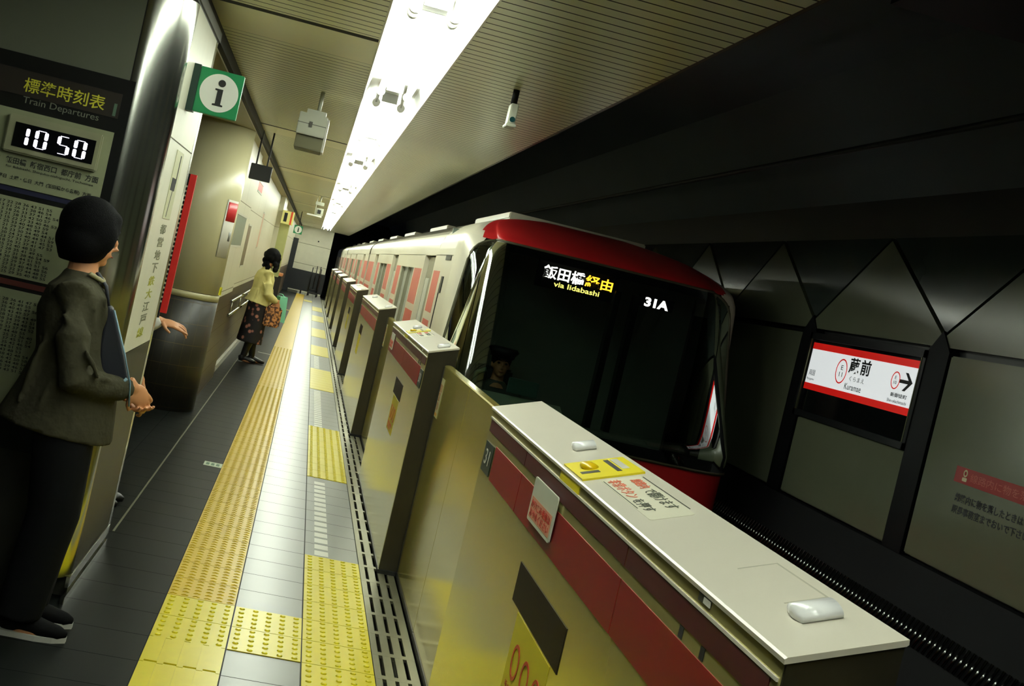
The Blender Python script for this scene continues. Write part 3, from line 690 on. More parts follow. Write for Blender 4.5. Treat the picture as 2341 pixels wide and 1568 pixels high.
b = MB(); b.box(PX1-.012, PX1, PY0+RC, PY1-.07, .10, 1.016); T(b.build('lower_panel', mat('lower_panel_grey', (34, 33, 26), .4, .1)))
b = MB(); b.box(PX1-.012, PX1+.002, PY0+.1, PY1, .055, .10); b.box(PX1-.012, PX1+.004, PY0+.05, PY1-.02, .0, .03); T(b.build('kick_plate', CHROME))
b = MB(); b.box(PX0, PX1+.008, PY0-.01, PY1+.03, 2.47, 2.53, .008); T(b.build('head_trim', mat('pillar_head_dark', (26, 26, 22), .4)))
OLV = mat('print_olive', (112, 112, 84), .5); OLY = mat('print_lime', (156, 156, 40), .5)
XO = PX1+.0004
T(plate('chart_panel', mat('chart_pale', (196, 196, 160), .4), None, (XO, 5.50, 1.60), (0, 1, 0), ZU, .26, .30, .002))
T(plate('chart_block', INK, None, (XO+.002, 5.53, 1.725), (0, 1, 0), ZU, .15, .055, .001))
T(plate('chart_line', INK, None, (XO+.002, 5.665, 1.76), (0, 1, 0), ZU, .022, .125, .001)); T(plate('chart_line', INK, None, (XO+.002, 5.58, 1.61), (.0, .3, 1), (0, 1, -.3), .13, .022, .001))
for k, ch_ in enumerate('都営地下鉄大江戸線'):
    T(text('vertical_lettering', ch_, OLY if k in (4, 5, 8) else OLV, None, (XO, 5.52, 1.53-k*.058), (0, 1, 0), ZU, width=.20, height=.044, bold=.015))
# timetable board
bd = t = empty('timetable_board', (-1.1, PY0, 1.0), 0, 'dark framed train timetable board with a lit clock reading ten fifty', 'timetable board'); TI2 = Matrix.Translation((1.1, -PY0, -1.0))
xd, yd = (1, 0, 0), (0, 0, 1); FY = PY0-.012
b = MB(); b.box(-1.395, -.835, FY, PY0+.003, .55, 2.106); T(b.build('frame', mat('board_frame_dark', (17, 18, 17), .35)))
b = MB(); b.box(-1.37, -.875, FY-.002, FY, 1.955-.01, 2.045); T(b.build('header_strip', mat('header_brown', (40, 34, 26), .5)))
PAPER = mat('board_paper', (150, 156, 122), .5, noise=.03)
b = MB(); b.box(-1.38, -.875, FY-.003, FY, 1.587, 1.888); T(b.build('upper_sheet', PAPER))
b = MB(); b.box(-1.38, -.93, FY-.003, FY, 1.565, 1.583); T(b.build('blue_band', mat('band_navy', (34, 36, 64), .5)))
b = MB(); b.box(-1.36, -.90, FY-.003, FY, 1.235, 1.545); T(b.build('timetable_sheet', PAPER))
b = MB(); b.box(-1.38, -.90, FY-.003, FY, 1.200, 1.222); T(b.build('red_band', mat('band_red', (92, 40, 32), .5)))
b = MB(); b.box(-1.36, -.90, FY-.003, FY, .70, 1.185); T(b.build('lower_sheet', PAPER))
T(text('title_lettering', '標準時刻表', mat('title_yellow', (208, 204, 60), .5), None, (-1.248, FY-.0022, 1.962), xd, yd, width=.315, height=.058, bold=.008))
T(text('title_latin', 'Train Departures', mat('title_grey', (120, 124, 108), .5), None, (-1.240, FY-.0022, 1.910), xd, yd, width=.295, height=.034))
o = plate('line_tag', mat('tag_teal', (86, 112, 92), .5), None, (-.898, FY-.0022, 1.952), xd, yd, .012, .05, .001); T(o)
PI = mat('print_dark', (34, 38, 34), .6)
T(text('track_number', '1', PI, None, (-1.285, FY-.003, 1.660), xd, yd, height=.036, bold=.02))
T(text('destination_lettering', '飯田橋  新宿西口  都庁前  方面', PI, None, (-1.255, FY-.003, 1.673), xd, yd, width=.36, height=.027, bold=.02))
T(text('destination_latin', 'for Iidabashi, Shinjuku-nishiguchi, Tochomae', PI, None, (-1.25, FY-.003, 1.655), xd, yd, width=.34, height=.012, bold=.01))
T(text('note_lettering', '平日  土曜・休日  大門  (飯田橋から各駅)  方面', PI, None, (-1.27, FY-.003, 1.610), xd, yd, width=.36, height=.019, bold=.02))
random.seed(3)
def rows(n, hour0):
    L_ = []
    for k in range(n):
        m_ = []; q = random.randint(0, 5)
        while q < 60: m_.append('%02d' % q); q += random.choice((4, 5, 6, 7, 8))
        L_.append('%02d   ' % ((hour0+k-1) % 24+1)+' '.join(m_[:10]))
    return '\n'.join(L_)
T(text('timetable_figures', rows(19, 5), PI, None, (-1.35, FY-.003, 1.245), xd, yd, width=.34, height=.285, bold=.01))
T(text('timetable_figures', rows(19, 5), PI, None, (-1.35, FY-.003, .86), xd, yd, width=.34, height=.29, bold=.01))
# clock
t2 = empty('digital_clock', (-1.09, FY, 1.717), 0, 'silver framed digital clock with white digits showing 10 50 on the timetable board', 'clock'); t = t2; TI2 = Matrix.Translation((1.09, -FY, -1.717))
b = MB(); b.box(-1.272, -.908, FY-.03, FY-.0035, 1.717, 1.868, .006); T(b.build('case', mat('clock_case', (158, 160, 128), .4, .2)))
b = MB(); b.box(-1.240, -.929, FY-.0315, FY-.0295, 1.742, 1.838); T(b.build('display', BLACKGL))
LED = mat('clock_led', (1, 1, 1), .5, emit=3.2, ecol=(240, 236, 255), noise=0)
SEG = {'0': 'abcdef', '1': 'bc', '5': 'acdfg'}
def seg7(ch_, x, z, w_, h):
    b = MB(); r = .0070; g = .004
    L7 = {'a': ((0, h), (w_, h)), 'b': ((w_, h), (w_, h/2)), 'c': ((w_, h/2), (w_, 0)), 'd': ((0, 0), (w_, 0)), 'e': ((0, h/2), (0, 0)), 'f': ((0, h), (0, h/2)), 'g': ((0, h/2), (w_, h/2))}
    for s_ in SEG[ch_]:
        (xa, za), (xb, zb) = L7[s_]; d = Vector((xb-xa, zb-za)); d.normalize()
        p0 = Vector((x+xa+d.x*g, FY-.033, z+za+d.y*g)); p1 = Vector((x+xb-d.x*g, FY-.033, z+zb-d.y*g))
        dv = Vector((d.x, 0, d.y)); b.tube([p0-dv*.0015, p0+dv*.002, p1-dv*.002, p1+dv*.0015], [(r*.6, .001), (r, .0012), (r, .0012), (r*.6, .001)], 10)
    T(b.build('digit', LED))
for ch_, x in (('1', -1.211), ('0', -1.152), ('5', -1.066), ('0', -1.002)): seg7(ch_, x, 1.754, .036 if ch_ != '1' else .024, .069)
for e_, l_ in ((bd, (-1.064, PY0, 1.0196)), (t2, (-1.0544, PY0-.012, 1.7131))):
    e_.scale = (.9673, .9673, .9673); e_.location = l_
# information sign
t = empty('information_sign', (-.545, 5.45, 2.073), 0, 'green square sign with a white disc and dark letter i, jutting from the pillar', 'sign'); TI2 = Matrix.Translation((.545, -5.45, -2.073))
GRNS = mat('sign_green', (22, 128, 76), .4)
b = MB(); b.box(-.631, -.447, 5.44, 5.48, 2.073, 2.266, .003); T(b.build('box', GRNS)); b = MB(); b.box(-.6598, -.631, 5.438, 5.52, 2.070, 2.270); T(b.build('bracket', mat('sign_green_dark', (10, 46, 34), .5)))
T(ring('disc', mat('disc_white', (226, 228, 220), .45), None, (-.537, 5.4395, 2.170), xd, yd, 0, .081, .001, 48)); T(ring('letter_dot', INK, None, (-.532, 5.4382, 2.213), xd, yd, 0, .0155, .001, 24))
b = MB(); b.prism([(-.556, 2.115), (-.512, 2.115), (-.512, 2.122), (-.522, 2.124), (-.522, 2.188), (-.555, 2.188), (-.555, 2.181), (-.545, 2.179), (-.545, 2.124), (-.556, 2.122)], 'Y', 5.4372, 5.4385); T(b.build('letter_stem', INK))
# red edged leaflet rack behind the pillar
t = empty('leaflet_rack', (-.69, 6.5, 1.14), 0, 'upright rack with a bright red edge and ribbed grey pockets behind the pillar', 'rack'); TI2 = Matrix.Translation((.69, -6.5, -1.14))
b = MB(); b.box(-.688, -.656, 6.48, 6.51, 1.13, 1.85); T(b.build('red_edge', mat('rack_red', (206, 38, 32), .4)))
b = MB(); b.box(-.76, -.688, 6.49, 6.51, 1.10, 1.85); T(b.build('back_board', mat('rack_dark', (40, 40, 34), .5)))
b = MB()
for k in range(26): b.box(-.712, -.690, 6.478, 6.489, 1.18+k*.024, 1.189+k*.024)
T(b.build('pocket_rib', mat('rib_pale', (190, 186, 160), .5), None)); b = MB(); b.box(-.84, -.76, 6.47, 6.52, 0, 1.85); T(b.build('post', DARKMETAL))
# round column
t = empty('round_column', (-1.085, 11.16, 0), 0, 'round cream column with a dark tiled base behind the rack', 'column'); TI2 = Matrix.Translation((1.085, -11.16, 0))
def cyl(name, r, z0, z1, m, seg=64):
    b = MB(); b.tube([(-1.085, 11.16, z0), (-1.085, 11.16, z1)], r, seg, up=(0, 1, 0)); return T(b.build(name, m))
cyl('shaft', .365, 1.045, 2.52, mat('column_cream', (204, 198, 158), .3, noise=.03, scale=3)); cyl('ledge', .369, .985, 1.04, mat('column_ledge', (170, 164, 120), .4)); cyl('ledge_joint', .362, 1.03, 1.05, BRTILE)
cyl('tiled_base', .367, .0, .985, lined('column_tile', (40, 38, 31), (96, 84, 52), [('Z', .185, .03, .0035), ('X', .075, 0, .0012)], rough=.45, noise=.15)); 
def curved(name, m, a0, a1, z0, z1, r=.368, parent=None):
    b = MB(); b.grid(lambda u, v: (-1.085+r*math.sin(a0+(a1-a0)*u), 11.16-r*math.cos(a0+(a1-a0)*u), z0+(z1-z0)*v), 12, 1)
    o = b.build(name, m); md = o.modifiers.new('thickness', 'SOLIDIFY'); md.thickness = .003; o.data = evaluated_mesh(o, name); o.modifiers.clear(); return o
p = curved('poster', mat('poster_white', (226, 224, 214), .4), .86, 1.33, 1.38, 1.885); tag(p, 'tall white poster with a red top block on the round cream column', 'poster')
for o in (curved('red_block', mat('poster_red', (196, 34, 44), .4), .90, 1.30, 1.70, 1.865, .3715), curved('poster_print', mat('print_faint', (120, 120, 112), .5), 1.15, 1.24, 1.53, 1.61, .3715)): o.parent = p
st = plate('floor_guide_sticker', mat('sticker_bright_yellow', (214, 208, 40), .4), None, (-.716, 10.95, 1.06), (.35, .9, 0), ZU, .05, .07, .002); tag(st, 'small yellow sticker at the ledge of the round column', 'sticker')
b = MB(); b.prism([(10.965, 1.075), (10.99, 1.075), (10.98, 1.12)], 'X', -.7, -.699); o = b.build('sticker_arrow', INK); o.parent = st
# wall furnishings further on
t = empty('handrail', (-.8, 14.2, .7), 0, 'double metal handrail on the brown wall behind the woman with the mint bag', 'handrail'); TI2 = Matrix.Translation((.8, -14.2, -.7))
for z in (.70, .86):
    b = MB(); b.tube([(-.775, 14.2, z), (-.775, 23.4, z)], .017, 10); T(b.build('rail', CHROME))
for k in range(6):
    b = MB(); b.tube([(-.83, 14.5+k*1.7, .66), (-.775, 14.5+k*1.7, .68), (-.775, 14.5+k*1.7, .86)], .008, 8); T(b.build('bracket', CHROME))
for (y0, y1, z0, z1, x, c, lb) in [(11.9, 13.7, 1.50, 1.80, -.779, (104, 118, 96), 'grey green poster in the recess just past the round column'), (14.4, 15.0, 1.2, 1.82, -.829, (176, 160, 60), 'narrow yellow edged poster on the wall beyond the column'), (15.3, 16.0, 1.25, 1.75, -.829, (112, 100, 72), 'brown toned poster on the wall beyond the column'), (15.5, 16.6, 2.20, 2.30, -.829, (204, 60, 40), 'red headed strip notice high on the white wall'), (18.4, 18.8, 1.5, 2.0, -.829, (200, 160, 130), 'faint pinkish strip notice on the white wall above the woman')]:
    o = plate('wall_poster', mat('poster_'+'_'.join(map(str, c)), c, .4, noise=.25, scale=30), None, (x, y1, z0), (0, -1, 0), ZU, y1-y0, z1-z0, .004); o.data.flip_normals()
    o.location = (0, 0, 0); tag(o, lb, 'poster')
    f = MB(); f.box(x+.001, x+.006, y0-.02, y1+.02, z0-.02, z0); f.box(x+.001, x+.006, y0-.02, y1+.02, z1, z1+.02); f.build('poster_frame', mat('poster_frame_pale', (200, 198, 180), .4), o)
# hanging black sign
t = empty('hanging_sign', (-.64, 11.7, 2.2), 0, 'plain black sign box hanging from the ceiling past the round column', 'sign'); TI2 = Matrix.Translation((.64, -11.7, -2.2))
b = MB(); b.box(-.735, -.54, 11.7, 11.78, 2.14, 2.285, .004); T(b.build('box', BLACK))
for x in (-.70, -.60): T(MB().box(x, x+.015, 11.73, 11.75, 2.285, 2.6).build('hanger', BLACK))
t = empty('track_number_sign', (-.62, 24, 2.0), 0, 'yellow box sign with a black figure 1 and an orange edge stripe', 'sign'); TI2 = Matrix.Translation((.62, -24, -2))
b = MB(); b.box(-.735, -.51, 23.9, 24.0, 2.02, 2.27); T(b.build('box', mat('sign_pale_yellow', (222, 216, 130), .4, emit=.15, ecol=(222, 216, 130)))); T(plate('orange_stripe', mat('stripe_orange', (226, 78, 40), .4), None, (-.575, 23.899, 2.02), xd, yd, .035, .25, .003)); T(text('figure', '1', INK, None, (-.695, 23.8985, 2.06), xd, yd, height=.17, width=.06, bold=.03))
b = MB(); b.box(-.74, -.56, 24.02, 24.3, 1.0, 2.02); tag(b.build('display_case', mat('case_pale_green', (170, 172, 112), .4, noise=.15)), 'pale green display case standing below the number 1 sign', 'display case')
b = MB(); b.box(-.70, -.52, 25.2, 25.7, 0, 1.0, .01); o = tag(b.build('cabinet', mat('cabinet_dark', (34, 28, 22), .5)), 'dark low cabinet with an orange top beside the far wall', 'cabinet'); b = MB(); b.box(-.70, -.50, 25.18, 25.72, 1.0, 1.06, .01); b.build('top', mat('cabinet_top', (206, 134, 90), .5), o)
t = empty('information_sign', (-.52, 33, 2.0), 0, 'small far green sign with white disc and letter i, past the figure 1 sign', 'sign'); TI2 = Matrix.Translation((.52, -33, -2))
b = MB(); b.box(-.645, -.42, 33, 33.05, 2.0, 2.22); T(b.build('box', GRNS)); b = MB(); b.box(-.54, -.52, 33.02, 33.04, 2.22, 2.60); T(b.build('hanger', BLACK)); T(ring('disc', mat('disc_white', (226, 228, 220), .45), None, (-.53, 32.999, 2.11), xd, yd, 0, .095, .001, 32)); T(text('letter', 'i', INK, None, (-.545, 32.997, 2.05), xd, yd, height=.12, width=.035, bold=.03))
# ceiling equipment
def hang(name, x, y, label, cat, k=1.0):
    t = empty(name, (x, y, 2.62), 0, label, cat); return t
t = empty('ceiling_box', (-.17, 7.9, 2.62), 0, 'pale square monitor box hanging left of the near lamp channel', 'monitor box'); TI2 = Matrix.Translation((.17, -7.9, -2.62))
GB = mat('box_grey_green', (176, 178, 158), .4)
b = MB(); b.tube([(-.165, 7.95, 2.62), (-.165, 7.95, 2.605)], .05, 16, up=(0, 1, 0)); b.tube([(-.165, 7.95, 2.61), (-.165, 7.95, 2.44)], .013, 10, up=(0, 1, 0)); T(b.build('stem', GB))
b = MB(); b.box(-.235, -.115, 7.9, 8.0, 2.445, 2.475); b.box(-.275, -.10, 7.87, 8.15, 2.31, 2.445, .004); T(b.build('case', GB)); b = MB(); b.box(-.276, -.099, 7.869, 8.151, 2.378, 2.382); b.box(-.205, -.185, 7.865, 7.869, 2.36, 2.395); T(b.build('latch', mat('latch_dark', (70, 70, 60), .5))); b = MB(); b.box(-.27, -.10, 7.90, 8.15, 2.225, 2.31, .004); T(b.build('lower_hood', mat('hood_olive', (98, 96, 62), .5)))
b = MB(); b.prism([(7.86, 2.43), (8.16, 2.43), (8.16, 2.23), (7.95, 2.23)], 'X', -.099, -.086); T(b.build('side_wing', mat('wing_white', (220, 220, 210), .4)))
t = empty('ceiling_camera', (.775, 6, 2.62), 0, 'slim security camera hanging from the ribbed ceiling right of the lamps', 'camera'); TI2 = Matrix.Translation((-.775, -6, -2.62))
b = MB(); b.tube([(.775, 6, 2.62), (.775, 6, 2.53)], .016, 10, up=(0, 1, 0)); T(b.build('stem', DARKMETAL)); b = MB(); b.box(.762, .800, 5.97, 6.06, 2.43, 2.53, .004); T(b.build('housing', GB)); b = MB(); b.tube([(.781, 5.975, 2.452), (.781, 5.96, 2.452)], .013, 16); T(b.build('lens', mat('lens_teal', (20, 60, 64), .1))); b = MB(); b.box(.755, .805, 5.95, 6.07, 2.415, 2.430, .003); T(b.build('shade', GB))
t = empty('ceiling_camera', (-.08, 22, 2.62), 0, 'small far pale camera unit hanging left of the lamp channel', 'camera'); TI2 = Matrix.Translation((.08, -22, -2.62))
b = MB(); b.tube([(-.085, 22, 2.62), (-.085, 22, 2.5)], .015, 8, up=(0, 1, 0)); T(b.build('stem', GB)); b = MB(); b.box(-.16, -.01, 22, 22.12, 2.44, 2.5, .004); b.box(-.13, 0, 22.2, 22.4, 2.27, 2.40, .004); T(b.build('housing', GB)); b = MB(); b.box(-.10, -.04, 22.18, 22.2, 2.30, 2.37); T(b.build('lens', BLACK))
t = empty('batten_light', (-.14, 22, 2.24), 0, 'short white batten under the far ceiling camera', 'light fitting'); TI2 = Matrix.Translation((.14, -22, -2.24))
b = MB(); b.box(-.27, -.01, 21.98, 22.05, 2.235, 2.262, .004); T(b.build('batten', mat('batten_white', (226, 226, 216), .4))); b = MB(); b.tube([(-.14, 22.01, 2.26), (-.14, 22.01, 2.62)], .006, 6, up=(0, 1, 0)); T(b.build('stem', GB))
b = MB(); b.box(-.467, -.455, 7.14, 7.6, 2.612, 2.621); b.box(-.02, -.008, 7.14, 7.6, 2.612, 2.621); b.box(-.467, -.008, 7.14, 7.152, 2.612, 2.621); b.box(-.467, -.008, 7.59, 7.602, 2.612, 2.621); tag(b.build('access_hatch', mat('hatch_frame', (92, 88, 62), .4)), 'rectangular access hatch frame in the ribbed ceiling above the monitor box', 'hatch')
b = MB(); b.tube([(-.566, 14.4, 2.621), (-.566, 14.4, 2.61)], .06, 20, up=(0, 1, 0)); tag(b.build('ceiling_speaker', mat('speaker_dark', (40, 38, 28), .5)), 'small round dark speaker in the ceiling beside the left edge joint', 'speaker')
# end of the platform
t = empty('end_fence', (0, 48, 0), 0, 'dark navy partition across the far end of the platform', 'fence'); TI2 = Matrix.Translation((0, -48, 0))
NAV = mat('fence_navy', (22, 28, 36), .5)
b = MB(); b.box(-.66, .62, 47.5, 47.55, .12, .89); T(b.build('panel', NAV)); b = MB(); b.box(-.855, -.66, 47.5, 47.6, 0, 2.02); T(b.build('tall_panel', NAV))
for x in (-.2, .1, .42): 
    b = MB(); b.box(x, x+.06, 47.48, 47.6, 0, .14); T(b.build('foot', BLACK))
t = empty('trolley', (.3, 46.9, 0), 0, 'black tube frame trolley standing before the far dark partition', 'trolley'); TI2 = Matrix.Translation((-.3, -46.9, 0))
b = MB(); b.tube([(.1, 46.9, .0), (.1, 46.9, 1.08), (.42, 46.9, 1.08), (.42, 46.9, 0)], .018, 8); b.tube([(.25, 46.9, .3), (.25, 46.9, 1.16), (.38, 46.9, 1.16), (.38, 46.9, .3)], .016, 8); b.tube([(.1, 46.9, .25), (.42, 46.9, .25)], .016, 8); T(b.build('frame', BLACK)); b = MB(); b.box(.08, .44, 46.7, 46.95, .10, .16); T(b.build('deck', BLACK))
b = MB(); b.tube([(.08, Y_END, 2.1), (.08, Y_END-.03, 2.1)], .03, 12); tag(b.build('wall_sensor', BLACK), 'tiny dark round sensor on the pale end wall', 'sensor')

# ================================================================ PEOPLE
SKIN = mat('skin', (196, 138, 96), .5, noise=.06, scale=20); HAIR = mat('hair_black', (8, 8, 9), .8, spec=.12, noise=.2, scale=60, bump=.4)
def organic(b, name, m, voxel, parent, smooth=6, factor=.5):
    o = b.build(name, m, None, fix=True)
    md = o.modifiers.new('r', 'REMESH'); md.mode = 'VOXEL'; md.voxel_size = voxel; md.use_smooth_shade = True
    sm = o.modifiers.new('s', 'SMOOTH'); sm.factor = factor; sm.iterations = smooth
    me = evaluated_mesh(o, name); o.modifiers.clear(); old = o.data; o.data = me; bpy.data.meshes.remove(old)
    for p in me.polygons: p.use_smooth = True
    o.parent = parent; return o
def seg(b, pts, rad, n=14): b.tube(pts, rad, n, up=(.13, .2, 1))
def hand(b, wrist, d, pn, curl=.6, thumb_side=1, L=.17, splay=.14, point=False):
    """palm + five fingers; d = direction of the hand, pn = palm normal (fingers curl towards it)"""
    d = Vector(d).normalized(); pn = Vector(pn); pn = (pn-d*pn.dot(d)).normalized(); s_ = d.cross(pn).normalized()*thumb_side
    W = Vector(wrist); pc = W+d*L*.27
    M = Matrix((d, s_, pn)).transposed().to_4x4()
    b.ball(pc, (L*.29, L*.235, L*.085), 14, M); b.tube([W-d*.03, W+d*.02], [(.026, .019), (.024, .016)], 12, up=pn)
    for k, (off, ln) in enumerate(((.17, .42), (.06, .46), (-.06, .43), (-.17, .34))):
        q = W+d*L*.48+s_*off*L; dd = (d+s_*off*splay*4).normalized(); c = curl if not (point and k == 0) else .08
        pts = [q-dd*.02, q]; a = 0
        for j, f in enumerate((.45, .32, .26)):
            a += c*(.5 if j == 0 else .75); v = dd*math.cos(a)+pn*math.sin(a); q = q+v*ln*L*f*1.05; pts.append(q.copy())
        b.tube(pts, [.0085, .0085, .008, .0075, .006], 10, up=s_)
    q = W+d*L*.12+s_*L*.2; v = (d*.75+s_*.6+pn*.35).normalized(); v2 = (d*.9+s_*.15+pn*.4).normalized()
    b.tube([W+d*L*.1, q, q+v*L*.2, q+v*L*.2+v2*L*.17], [.011, .0115, .009, .007], 10, up=pn)
def head(b, c, yaw, tilt=0, k=1.0):
    R = Matrix.Rotation(yaw, 4, 'Z') @ Matrix.Rotation(tilt, 4, 'Y'); c = Vector(c)
    def P(x, y, z): return c+(R @ Vector((x*k, y*k, z*k)))
    b.ball(P(-.012, 0, .015), (.092*k, .074*k, .098*k), 20, R); b.ball(P(.022, 0, -.045), (.06*k, .055*k, .062*k), 16, R); b.ball(P(.052, 0, -.088), (.026*k, .027*k, .02*k), 12, R)
    b.tube([P(.078, 0, .012), P(.092, 0, -.012), P(.100, 0, -.028), P(.084, 0, -.036)], [.007*k, .009*k, .012*k, .008*k], 8)
    b.ball(P(.078, 0, -.060), (.010*k, .022*k, .008*k), 10, R)
    for s_ in (-1, 1): b.ball(P(-.008, s_*.074*k, -.012), (.016*k, .008*k, .028*k), 10, R)
    return P, R
def figure(name, label, base, rz, J, top, bottom, hair, shoes, voxel=.0055, sc=1.0, skin=SKIN, headyaw=0, headtilt=0, hands=None, detail=True):
    t = empty(name, base, rz, label, 'person'); t.scale = (sc, sc, sc)
    b = MB(); hd = Vector(J['head'])
    P, R = head(b, hd, headyaw, headtilt)
    nk = Vector(J['neck']); pv = Vector(J['pelvis']); cs = Vector(J['chest'])
    seg(b, [hd+Vector((-.02, 0, -.05)), (hd+nk)/2+Vector((-.01, 0, 0)), nk, nk+Vector((0, 0, -.06))], [.05, .048, .055, .09])
    b.tube([nk+Vector((0, 0, -.03)), cs+Vector((0, 0, .06)), cs, (cs+pv)/2, pv+Vector((0, 0, .04)), pv+Vector((0, 0, -.06))], [(.10, .06), (.155, .085), (.145, .098), (.125, .085), (.15, .105), (.13, .09)], 20, up=(1, 0, 0))
    for s_, n in ((1, 'l'), (-1, 'r')):
        sh, el, wr = (Vector(J[k+n]) for k in ('sh', 'el', 'wr')); hp, kn, an = (Vector(J[k+n]) for k in ('hp', 'kn', 'an'))
        seg(b, [cs+Vector((0, s_*.08, .07)), sh, (sh+el)/2, el, (el*.6+wr*.4), wr], [.050, .042, .036, .028, .027, .022])
        seg(b, [hp+Vector((0, 0, .05)), hp, (hp+kn)/2, kn, (kn*.65+an*.35), an, an+Vector((0, 0, -.04))], [.08, .085, .07, .052, .05, .033, .035])
        fd = Vector(J.get('foot', (1, 0, 0))); b.ball(an+fd*.07+Vector((0, 0, -.045)), (.11, .04, .032), 12, Matrix.Rotation(math.atan2(fd.y, fd.x), 4, 'Z'))
        if hands and hands.get(n): hand(b, wr, **hands[n])
        else: hand(b, wr, (wr-el), (0, -s_, 0), thumb_side=1 if s_ > 0 else -1, curl=.5)
    body = organic(b, 'body', skin, voxel, t, 4)
    if detail:
        for s_ in (-1, 1):
            e = MB(); e.ball(P(.070, s_*.030, .008), (.010, .014, .008), 10, R); o = e.build('eye', mat('eye_dark', (24, 18, 14), .2), t)
            e = MB(); e.tube([P(.078, s_*.016, .030), P(.078, s_*.032, .034), P(.068, s_*.048, .028)], [.003, .004, .002], 6); e.build('eyebrow', HAIR, t)
        e = MB(); e.tube([P(.086, -.020, -.062), P(.0895, 0, -.061), P(.086, .020, -.062)], [.002, .0035, .002], 6); e.build('mouth', mat('lips', (140, 66, 58), .5), t)
    hair(t, P, R)
    # garment for the upper body
    g = top; b = MB(); fl = g.get('flare', 0); hem = g['hem']
    hm = Vector((pv.x-fl*.6, pv.y, hem))
    b.tube([nk+Vector((0, 0, .0)), nk+Vector((0, 0, -.035)), cs+Vector((0, 0, .075)), cs, (cs+pv)/2, Vector((pv.x-fl*.3, pv.y, pv.z)), hm],
           [(.062, .060), (.10, .075), (.172, .108), (.168, .122+g.get('fat', 0)), (.158, .122+g.get('fat', 0)), (.192, .152+fl*.5), (.204, .158+fl)], 24, up=(1, 0, 0))
    for s_, n in ((1, 'l'), (-1, 'r')):
        sh, el, wr = (Vector(J[k+n]) for k in ('sh', 'el', 'wr')); q = g.get('sleeve', .9); end = el+(wr-el)*q
        dn = Vector((0, 0, -.014))
        seg(b, [cs+Vector((0, s_*.09, .06)), sh, (sh*.5+el*.5)+dn*.5, el+dn, el*.6+end*.4+dn*1.4, el*.15+end*.85+dn, end], [.07, .066, .064, .058, .054, .046, .036], 18)
    for p0, p1, r in g.get('folds', ()): b.tube([p0, (Vector(p0)+Vector(p1))/2+Vector((.006, -.008, 0)), p1], [r*.3, r, r*.3], 8)
    tp_ = organic(b, g['name'], g['mat'], .010, t, 3)
    if bottom['kind'] == 'trousers':
        b = MB()
        b.tube([pv+Vector((0, 0, .12)), pv+Vector((0, 0, -.02)), pv+Vector((0, 0, -.10))], [(.15, .11), (.172, .13), (.16, .12)], 20, up=(1, 0, 0))
        for n in 'lr':
            hp, kn, an = (Vector(J[k+n]) for k in ('hp', 'kn', 'an'))
            seg(b, [hp+Vector((0, 0, .04)), hp+Vector((0, 0, -.05)), (hp+kn)/2, kn, (kn+an)/2, an+Vector((0, 0, -.005))], [.10, .112, .104, .094, .088, .082], 18)
        organic(b, 'trousers', bottom['mat'], .010, t, 3)
    else:
        b = MB(); z1 = bottom['hem']
        b.tube([pv+Vector((0, 0, .10)), pv, pv+Vector((.0, 0, -.2)), Vector((pv.x-.01, 0, (pv.z+z1)/2-.05)), Vector((pv.x-.02, 0, z1))], [(.145, .11), (.18, .14), (.19, .15), (.195, .155), (.21, .17)], 24, up=(1, 0, 0))
        organic(b, 'skirt', bottom['mat'], .012, t, 3)
        b = MB()
        for n in 'lr':
            kn, an = (Vector(J[k+n]) for k in ('kn', 'an')); seg(b, [kn, (kn*.6+an*.4), an, an+Vector((0, 0, -.03))], [.056, .058, .04, .04])
        organic(b, 'tights', BLACK, .009, t, 2)
    for n in 'lr':
        an = Vector(J['an'+n]); fd = Vector(J.get('foot', (1, 0, 0))); Rf = Matrix.Rotation(math.atan2(fd.y, fd.x), 4, 'Z')
        z0 = an.z-.075
        def F(x, y, z): return Vector((an.x, an.y, z0))+Rf @ Vector((x, y, z))
        b = MB(); b.tube([F(-.055, 0, .045), F(-.03, 0, .05), F(.03, 0, .05), (F(.10, 0, .036)), F(.155, 0, .028), F(.185, 0, .024)], [(.02, .03), (.036, .04), (.04, .042), (.045, .032), (.038, .026), (.014, .014)], 16, up=(0, 0, 1)); b.tube([F(-.01, 0, .04), F(-.01, 0, .09)], [.040, .038], 14)
        so = organic(b, 'shoe', shoes['mat'], .006, t, 3)
        if shoes.get('sole'):
            b = MB(); pts = [(-.085, -.018), (-.06, -.036), (0, -.040), (.08, -.047), (.14, -.040), (.185, -.014), (.185, .014), (.14, .040), (.08, .047), (0, .040), (-.06, .036), (-.085, .018)]
            A = [b.bm.verts.new(F(x, y, 0)) for x, y in pts]; B = [b.bm.verts.new(F(x, y, .020)) for x, y in pts]; b.bm.faces.new(A[::-1]); b.bm.faces.new(B)
            for i in range(12): b.bm.faces.new([A[i], A[(i+1) % 12], B[(i+1) % 12], B[i]])
            b.build('sole', shoes['sole'], so)
    return t, P, R
def hair_bob(t, P, R):
    b = MB(); b.ball(P(-.024, 0, .028), (.110, .104, .106), 24, R); b.ball(P(-.030, 0, -.035), (.098, .104, .088), 24, R)
    for s_ in (-1, 1): b.ball(P(.010, s_*.068, -.002), (.054, .036, .072), 16, R)
    b.ball(P(.034, 0, .070), (.050, .072, .036), 14, R); b.tube([P(-.05, 0, -.09), P(-.048, 0, -.120)], [(.06, .045), (.045, .03)], 12)
    organic(b, 'hair', HAIR, .008, t, 5)
def hair_wavy(t, P, R):
    b = MB(); random.seed(5); b.ball(P(-.02, 0, .03), (.112, .104, .108), 20, R)
    for k in range(34):
        a = random.uniform(.6, 2*math.pi-.6); z = random.uniform(-.15, .06); b.ball(P(math.cos(a)*.085-.02, math.sin(a)*.085, z), random.uniform(.026, .042), 10)
    organic(b, 'hair', HAIR, .010, t, 2)
